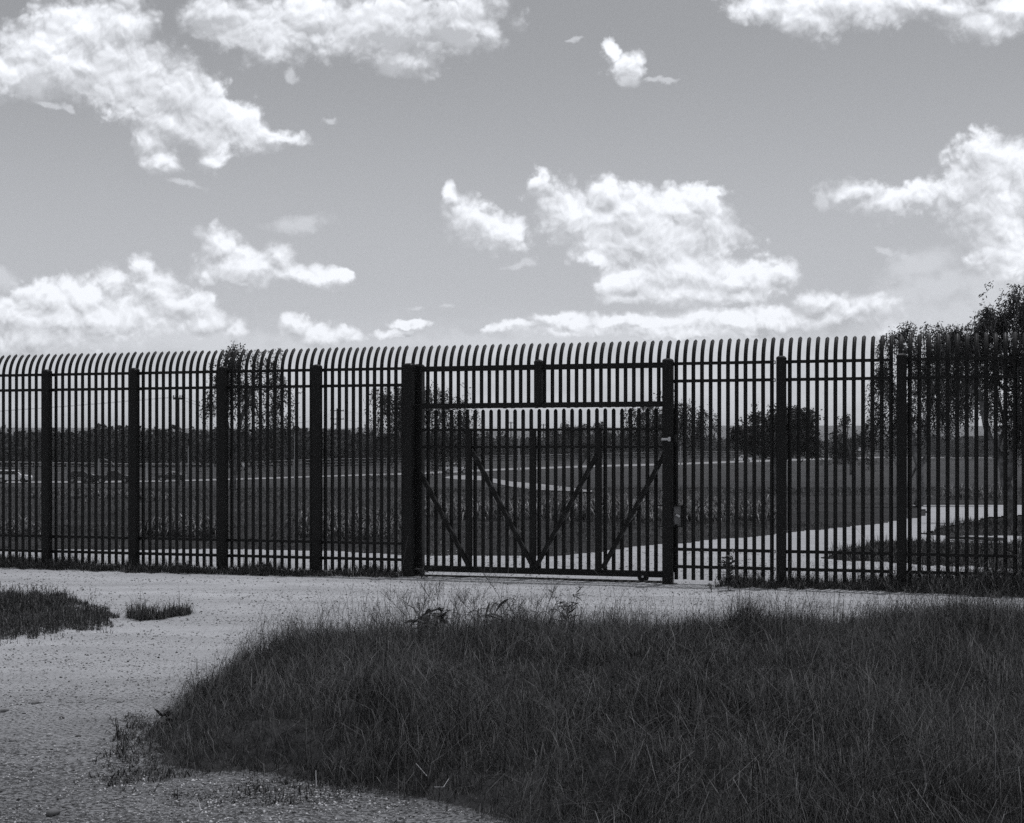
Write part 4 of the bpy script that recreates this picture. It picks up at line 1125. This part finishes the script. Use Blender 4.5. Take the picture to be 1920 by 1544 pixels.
# ------------------------------------------------------------------ vehicles
def paint(name, v, rough=.3): return simple(name, v, .05, 1, rough, .5)
M['white'] = paint('white_car_paint', .86); M['dark_car'] = paint('dark_car_paint', .02, .2); M['glass'] = paint('dark_window_glass', .012, .45)
M['tyre'] = paint('tyre_rubber', .02, .8); M['rim'] = paint('wheel_rim', .35, .3); M['lamp'] = paint('lamp_lens', .7, .1); M['roof_glint'] = paint('painted_roof_glint', .5, .25)
def vehicle(name, label, px, py, rz, body, cabin, windows, wheels, mat, W=1.8, r=.36, cat='car', group='vehicles on the far road', trim=None, roof=None):
    p = ground_at(px, py); p.z += .06
    root = empty(name, p, rz); tag(root, label, cat, group)
    # body: lower hull pulled across the width with rounded shoulders, cabin narrower
    def hull(prof, w, tuck):
        mb = MB(); n = len(prof); V = []
        for y, k in ((-w/2, tuck), (-w/2+.12, 0), (w/2-.12, 0), (w/2, tuck)):
            cx = sum(a for a, _ in prof)/n; cz = sum(b for _, b in prof)/n
            V += [(cx+(a-cx)*(1-k), y, cz+(b-cz)*(1-k)) for a, b in prof]
        Fc = [(j*n+i, j*n+(i+1) % n, (j+1)*n+(i+1) % n, (j+1)*n+i) for j in range(3) for i in range(n)]
        Fc += [tuple(range(n-1, -1, -1)), tuple(range(3*n, 4*n))]
        return mb.add(V, Fc)
    b = hull(body, W, .04).build('body', mat, root)
    hull(cabin, W-.22, .06).build('cabin', mat if roof is None else roof, root)
    for wprof in windows:
        for s in (-1, 1):
            MB().prism(wprof, 'y', s*(W/2-.105)-.012, s*(W/2-.105)+.012).build('window', M['glass'], root)
    # windscreens: sloping glass on cabin ends
    cz = sorted(cabin, key=lambda q: q[0])
    for e, q in ((cz[0], cz[1]), (cz[-1], cz[-2])):
        a_, b_ = Vector((e[0], 0, e[1])), Vector((q[0], 0, q[1])); d_ = 1 if e is cz[-1] else -1
        MB().beam(a_.lerp(b_, .12)+Vector((d_*.02, 0, .02)), a_.lerp(b_, .9)+Vector((d_*.02, 0, .02)), W-.5, .03, (1 if d_ > 0 else -1, 0, .4)).build('windscreen', M['glass'], root)
    for wx in wheels:
        for s in (-1, 1):
            w_ = MB().tube([(wx, s*(W/2-.22), r), (wx, s*(W/2+.01), r)], r, 16).build('wheel', M['tyre'], root)
            MB().tube([(wx, s*(W/2-.0), r), (wx, s*(W/2+.03), r)], r*.58, 12).build('rim', M['rim'], w_)
    x1 = max(a for a, _ in body); x0 = min(a for a, _ in body); zl = max(b_ for a, b_ in body)*.72
    for s in (-1, 1):
        MB().box((x1-.03, s*(W/2-.28), zl), (.12, .3, .16)).build('headlight', M['lamp'], root)
        MB().box((x0+.03, s*(W/2-.25), zl), (.10, .2, .16)).build('tail_light', M['glass'], root)
    return root
vehicle('suv', 'white four-wheel-drive wagon parked at the far left edge', 26, 906.5, R(4), [(-2.4,.42),(2.4,.42),(2.5,.8),(2.35,1.08),(1.3,1.16),(-2.45,1.18),(-2.5,.7)], [(-2.4,1.16),(-2.25,1.85),(.55,1.85),(1.35,1.14)],
        [[(-2.1,1.22),(-2.05,1.72),(-1.2,1.72),(-1.2,1.22)],[(-1.1,1.22),(-1.1,1.72),(-.2,1.72),(-.2,1.22)],[(-.1,1.22),(-.1,1.72),(.5,1.72),(1.02,1.22)]], (-1.55,1.5), M['white'], 1.95, .4, 'car')
vehicle('pickup_truck', 'dark pickup towing a low trailer behind the first fence posts', 213, 907, R(6), [(-2.7,.45),(2.5,.45),(2.62,.85),(2.4,1.12),(1.2,1.2),(-2.7,1.2)], [(-.9,1.2),(-.75,1.85),(.55,1.85),(1.3,1.2)],
        [[(-.65,1.27),(-.6,1.72),(-.1,1.72),(-.1,1.27)],[(0,1.27),(0,1.72),(.5,1.72),(.98,1.27)]], (-1.7,1.65), M['dark_car'], 1.95, .42, 'pickup truck')
vehicle('sedan', 'dark low sedan with glinting roof parked right of the pickup', 322, 903, R(176), [(-2.2,.35),(2.2,.35),(2.3,.7),(2.0,.92),(1.0,.98),(-2.1,1.02),(-2.25,.7)], [(-1.8,1.0),(-1.0,1.42),(.3,1.44),(1.15,.97)],
        [[(-1.35,1.04),(-.95,1.33),(-.4,1.34),(-.4,1.04)],[(-.3,1.04),(-.3,1.34),(.25,1.35),(.8,1.04)]], (-1.35,1.4), M['dark_car'], 1.78, .33, 'car', roof=M['roof_glint'])  # bright highlights put into the cabin colour; the car itself is dark
vehicle('pickup_truck', 'white off-road truck with dark cab on the far road, seen through the gate', 855, 889.5, R(8), [(-2.5,.6),(2.4,.6),(2.5,1.0),(2.3,1.3),(1.0,1.35),(-2.5,1.35)], [(-.9,1.35),(-.8,2.05),(.5,2.05),(1.1,1.35)],
        [[(-.7,1.42),(-.65,1.9),(-.15,1.9),(-.15,1.42)],[(-.05,1.42),(-.05,1.9),(.45,1.9),(.85,1.42)]], (-1.6,1.55), M['white'], 1.95, .48, 'pickup truck')
vehicle('pickup_truck', 'small white pickup far off beside the dark rounded tree', 1393, 867, R(172), [(-2.6,.5),(2.5,.5),(2.6,.9),(2.4,1.15),(1.2,1.22),(-2.6,1.22)], [(-.9,1.22),(-.8,1.9),(.55,1.9),(1.25,1.22)],
        [[(-.65,1.3),(-.6,1.76),(-.1,1.76),(-.1,1.3)],[(0,1.3),(0,1.76),(.5,1.76),(.95,1.3)]], (-1.65,1.6), M['white'], 1.95, .42, 'pickup truck')
vehicle('suv', 'small dark wagon farthest right on the far road', 1670, 859.5, R(4), [(-2.3,.42),(2.3,.42),(2.4,.8),(2.2,1.05),(-2.35,1.15)], [(-2.2,1.1),(-2.0,1.75),(.5,1.75),(1.2,1.05)],
        [[(-1.8,1.2),(-1.75,1.64),(-.2,1.64),(-.2,1.2)],[(-.1,1.2),(-.1,1.64),(.45,1.64),(.9,1.2)]], (-1.45,1.45), M['dark_car'], 1.9, .38, 'car')
p = ground_at(168, 906.5); p.z += .06
root = empty('trailer', p, R(6)); tag(root, 'low flatbed trailer with upright frame behind the dark pickup', 'trailer', 'vehicles on the far road')
MB().box((0, 0, .62), (5.2, 2.0, .16)).build('deck', M['dark_car'], root)
for x in (-.6, .3):
    for s in (-1, 1): w_ = MB().tube([(x, s*.92, .34), (x, s*1.1, .34)], .34, 14).build('wheel', M['tyre'], root)
MB().tube([(1.2, 0, .7), (1.35, 0, 3.5)], .12, 6).build('upright', M['pole'], root)
MB().tube([(2.0, .2, 3.5), (3.0, .2, 3.1), (3.7, .2, 2.4), (3.75, .2, .8)], .10, 6).build('hoop', M['rust'], root)
MB().box((2.9, 0, .62), (.8, .12, .1)).build('drawbar', M['dark_car'], root)
vehicle('sedan', 'small dark car loaded on the flatbed trailer', 152, 906.5, R(6), [(-1.9,.8),(1.9,.8),(2.0,1.1),(1.6,1.3),(-1.85,1.35)], [(-1.5,1.33),(-.9,1.75),(.3,1.75),(1.0,1.3)],
        [[(-1.1,1.38),(-.85,1.66),(.2,1.66),(.6,1.38)]], (-1.2,1.2), M['dark_car'], 1.7, .5, 'car')

# low pale building far right
p = ground_at(1815, 856.5)
root = empty('low_building', p, R(-5)); tag(root, 'low pale building far away behind the right-hand trees', 'building')
MB().box((0, 0, 1.3), (13, 6, 2.6)).build('wall', M['white'] if False else M['pole'], root)
MB().prism([(-3.4, 2.62), (3.4, 2.62), (0, 3.9)], 'x', -6.9, 6.9).build('roof', M['rust'], root)
for x in (-4.6, -2.2, 2.2, 4.6):
    w_ = MB().box((x, -3.02, 1.5), (1.3, .08, 1.0)).build('window', M['glass'], root)
    MB().box((x, -3.04, .93), (1.5, .16, .08)).build('sill', M['white'], w_)
MB().box((0, -3.02, 1.05), (1.1, .08, 2.1)).build('door', M['wood'], root)
p = ground_at(1611, 860); root = empty('signboard', p); tag(root, 'small white sign on a post by the far pipe fence', 'sign')
MB().box((0, 0, 3.2), (1.3, .08, 1.2)).build('board', M['white'], root); MB().box((0, .06, 1.4), (.12, .1, 3.0)).build('post', M['pole'], root)
p = at(457, 872, 150); root = empty('signboard', (p.x, p.y, float(H(p.x, p.y)))); tag(root, 'small white square sign left of the gate by the weeping tree', 'sign')
hz = p.z-float(H(p.x, p.y)); MB().box((0, 0, hz), (.26, .04, .42)).build('board', M['white'], root); MB().box((0, .05, hz/2), (.08, .05, hz)).build('post', M['pole'], root)

# ------------------------------------------------------------------ hills
def hills():
    n = 500; xs = np.linspace(-4200, 4200, n); V = []
    rows = [(2400, 0, -2), (2700, .35, 0), (3100, .8, 0), (3400, 1., 0), (3900, .5, 0), (4500, .0, -5)]
    for y, k, dz in rows:
        top = 30+26*fbm(xs/900+3, xs*0+y/4000, 81, 4)+5*fbm(xs/60, xs*0+y, 82, 3)
        V.append(np.stack([xs, np.full(n, y), top*k*1.0+dz+1.5], -1))
    V = np.concatenate(V); I = np.arange(len(rows)*n).reshape(len(rows), n)
    Q = np.stack([I[:-1, :-1], I[:-1, 1:], I[1:, 1:], I[1:, :-1]], -1).reshape(-1, 4)
    o = mesh_np('hills', V, Q, M['hill'], smooth=True); tag(o, kind='structure')
hills()

# ------------------------------------------------------------------ haze
if HAZE_DENSITY > 0:
    m = bpy.data.materials.new('haze_air'); m.use_nodes = True; m.node_tree.nodes.clear(); g = NG(m.node_tree)
    pv = g.new('ShaderNodeVolumePrincipled'); pv.inputs['Color'].default_value = (.97, .985, 1, 1); pv.inputs['Density'].default_value = HAZE_DENSITY; pv.inputs['Anisotropy'].default_value = .2
    out = g.new('ShaderNodeOutputMaterial'); g.l.new(pv.outputs[0], out.inputs['Volume'])
    hb = MB().box((0, 2300, 50), (60000 if False else 110000, 14000 if False else 15000, 120)).build('haze', m); tag(hb, kind='stuff', label='thin pale haze in the far air')
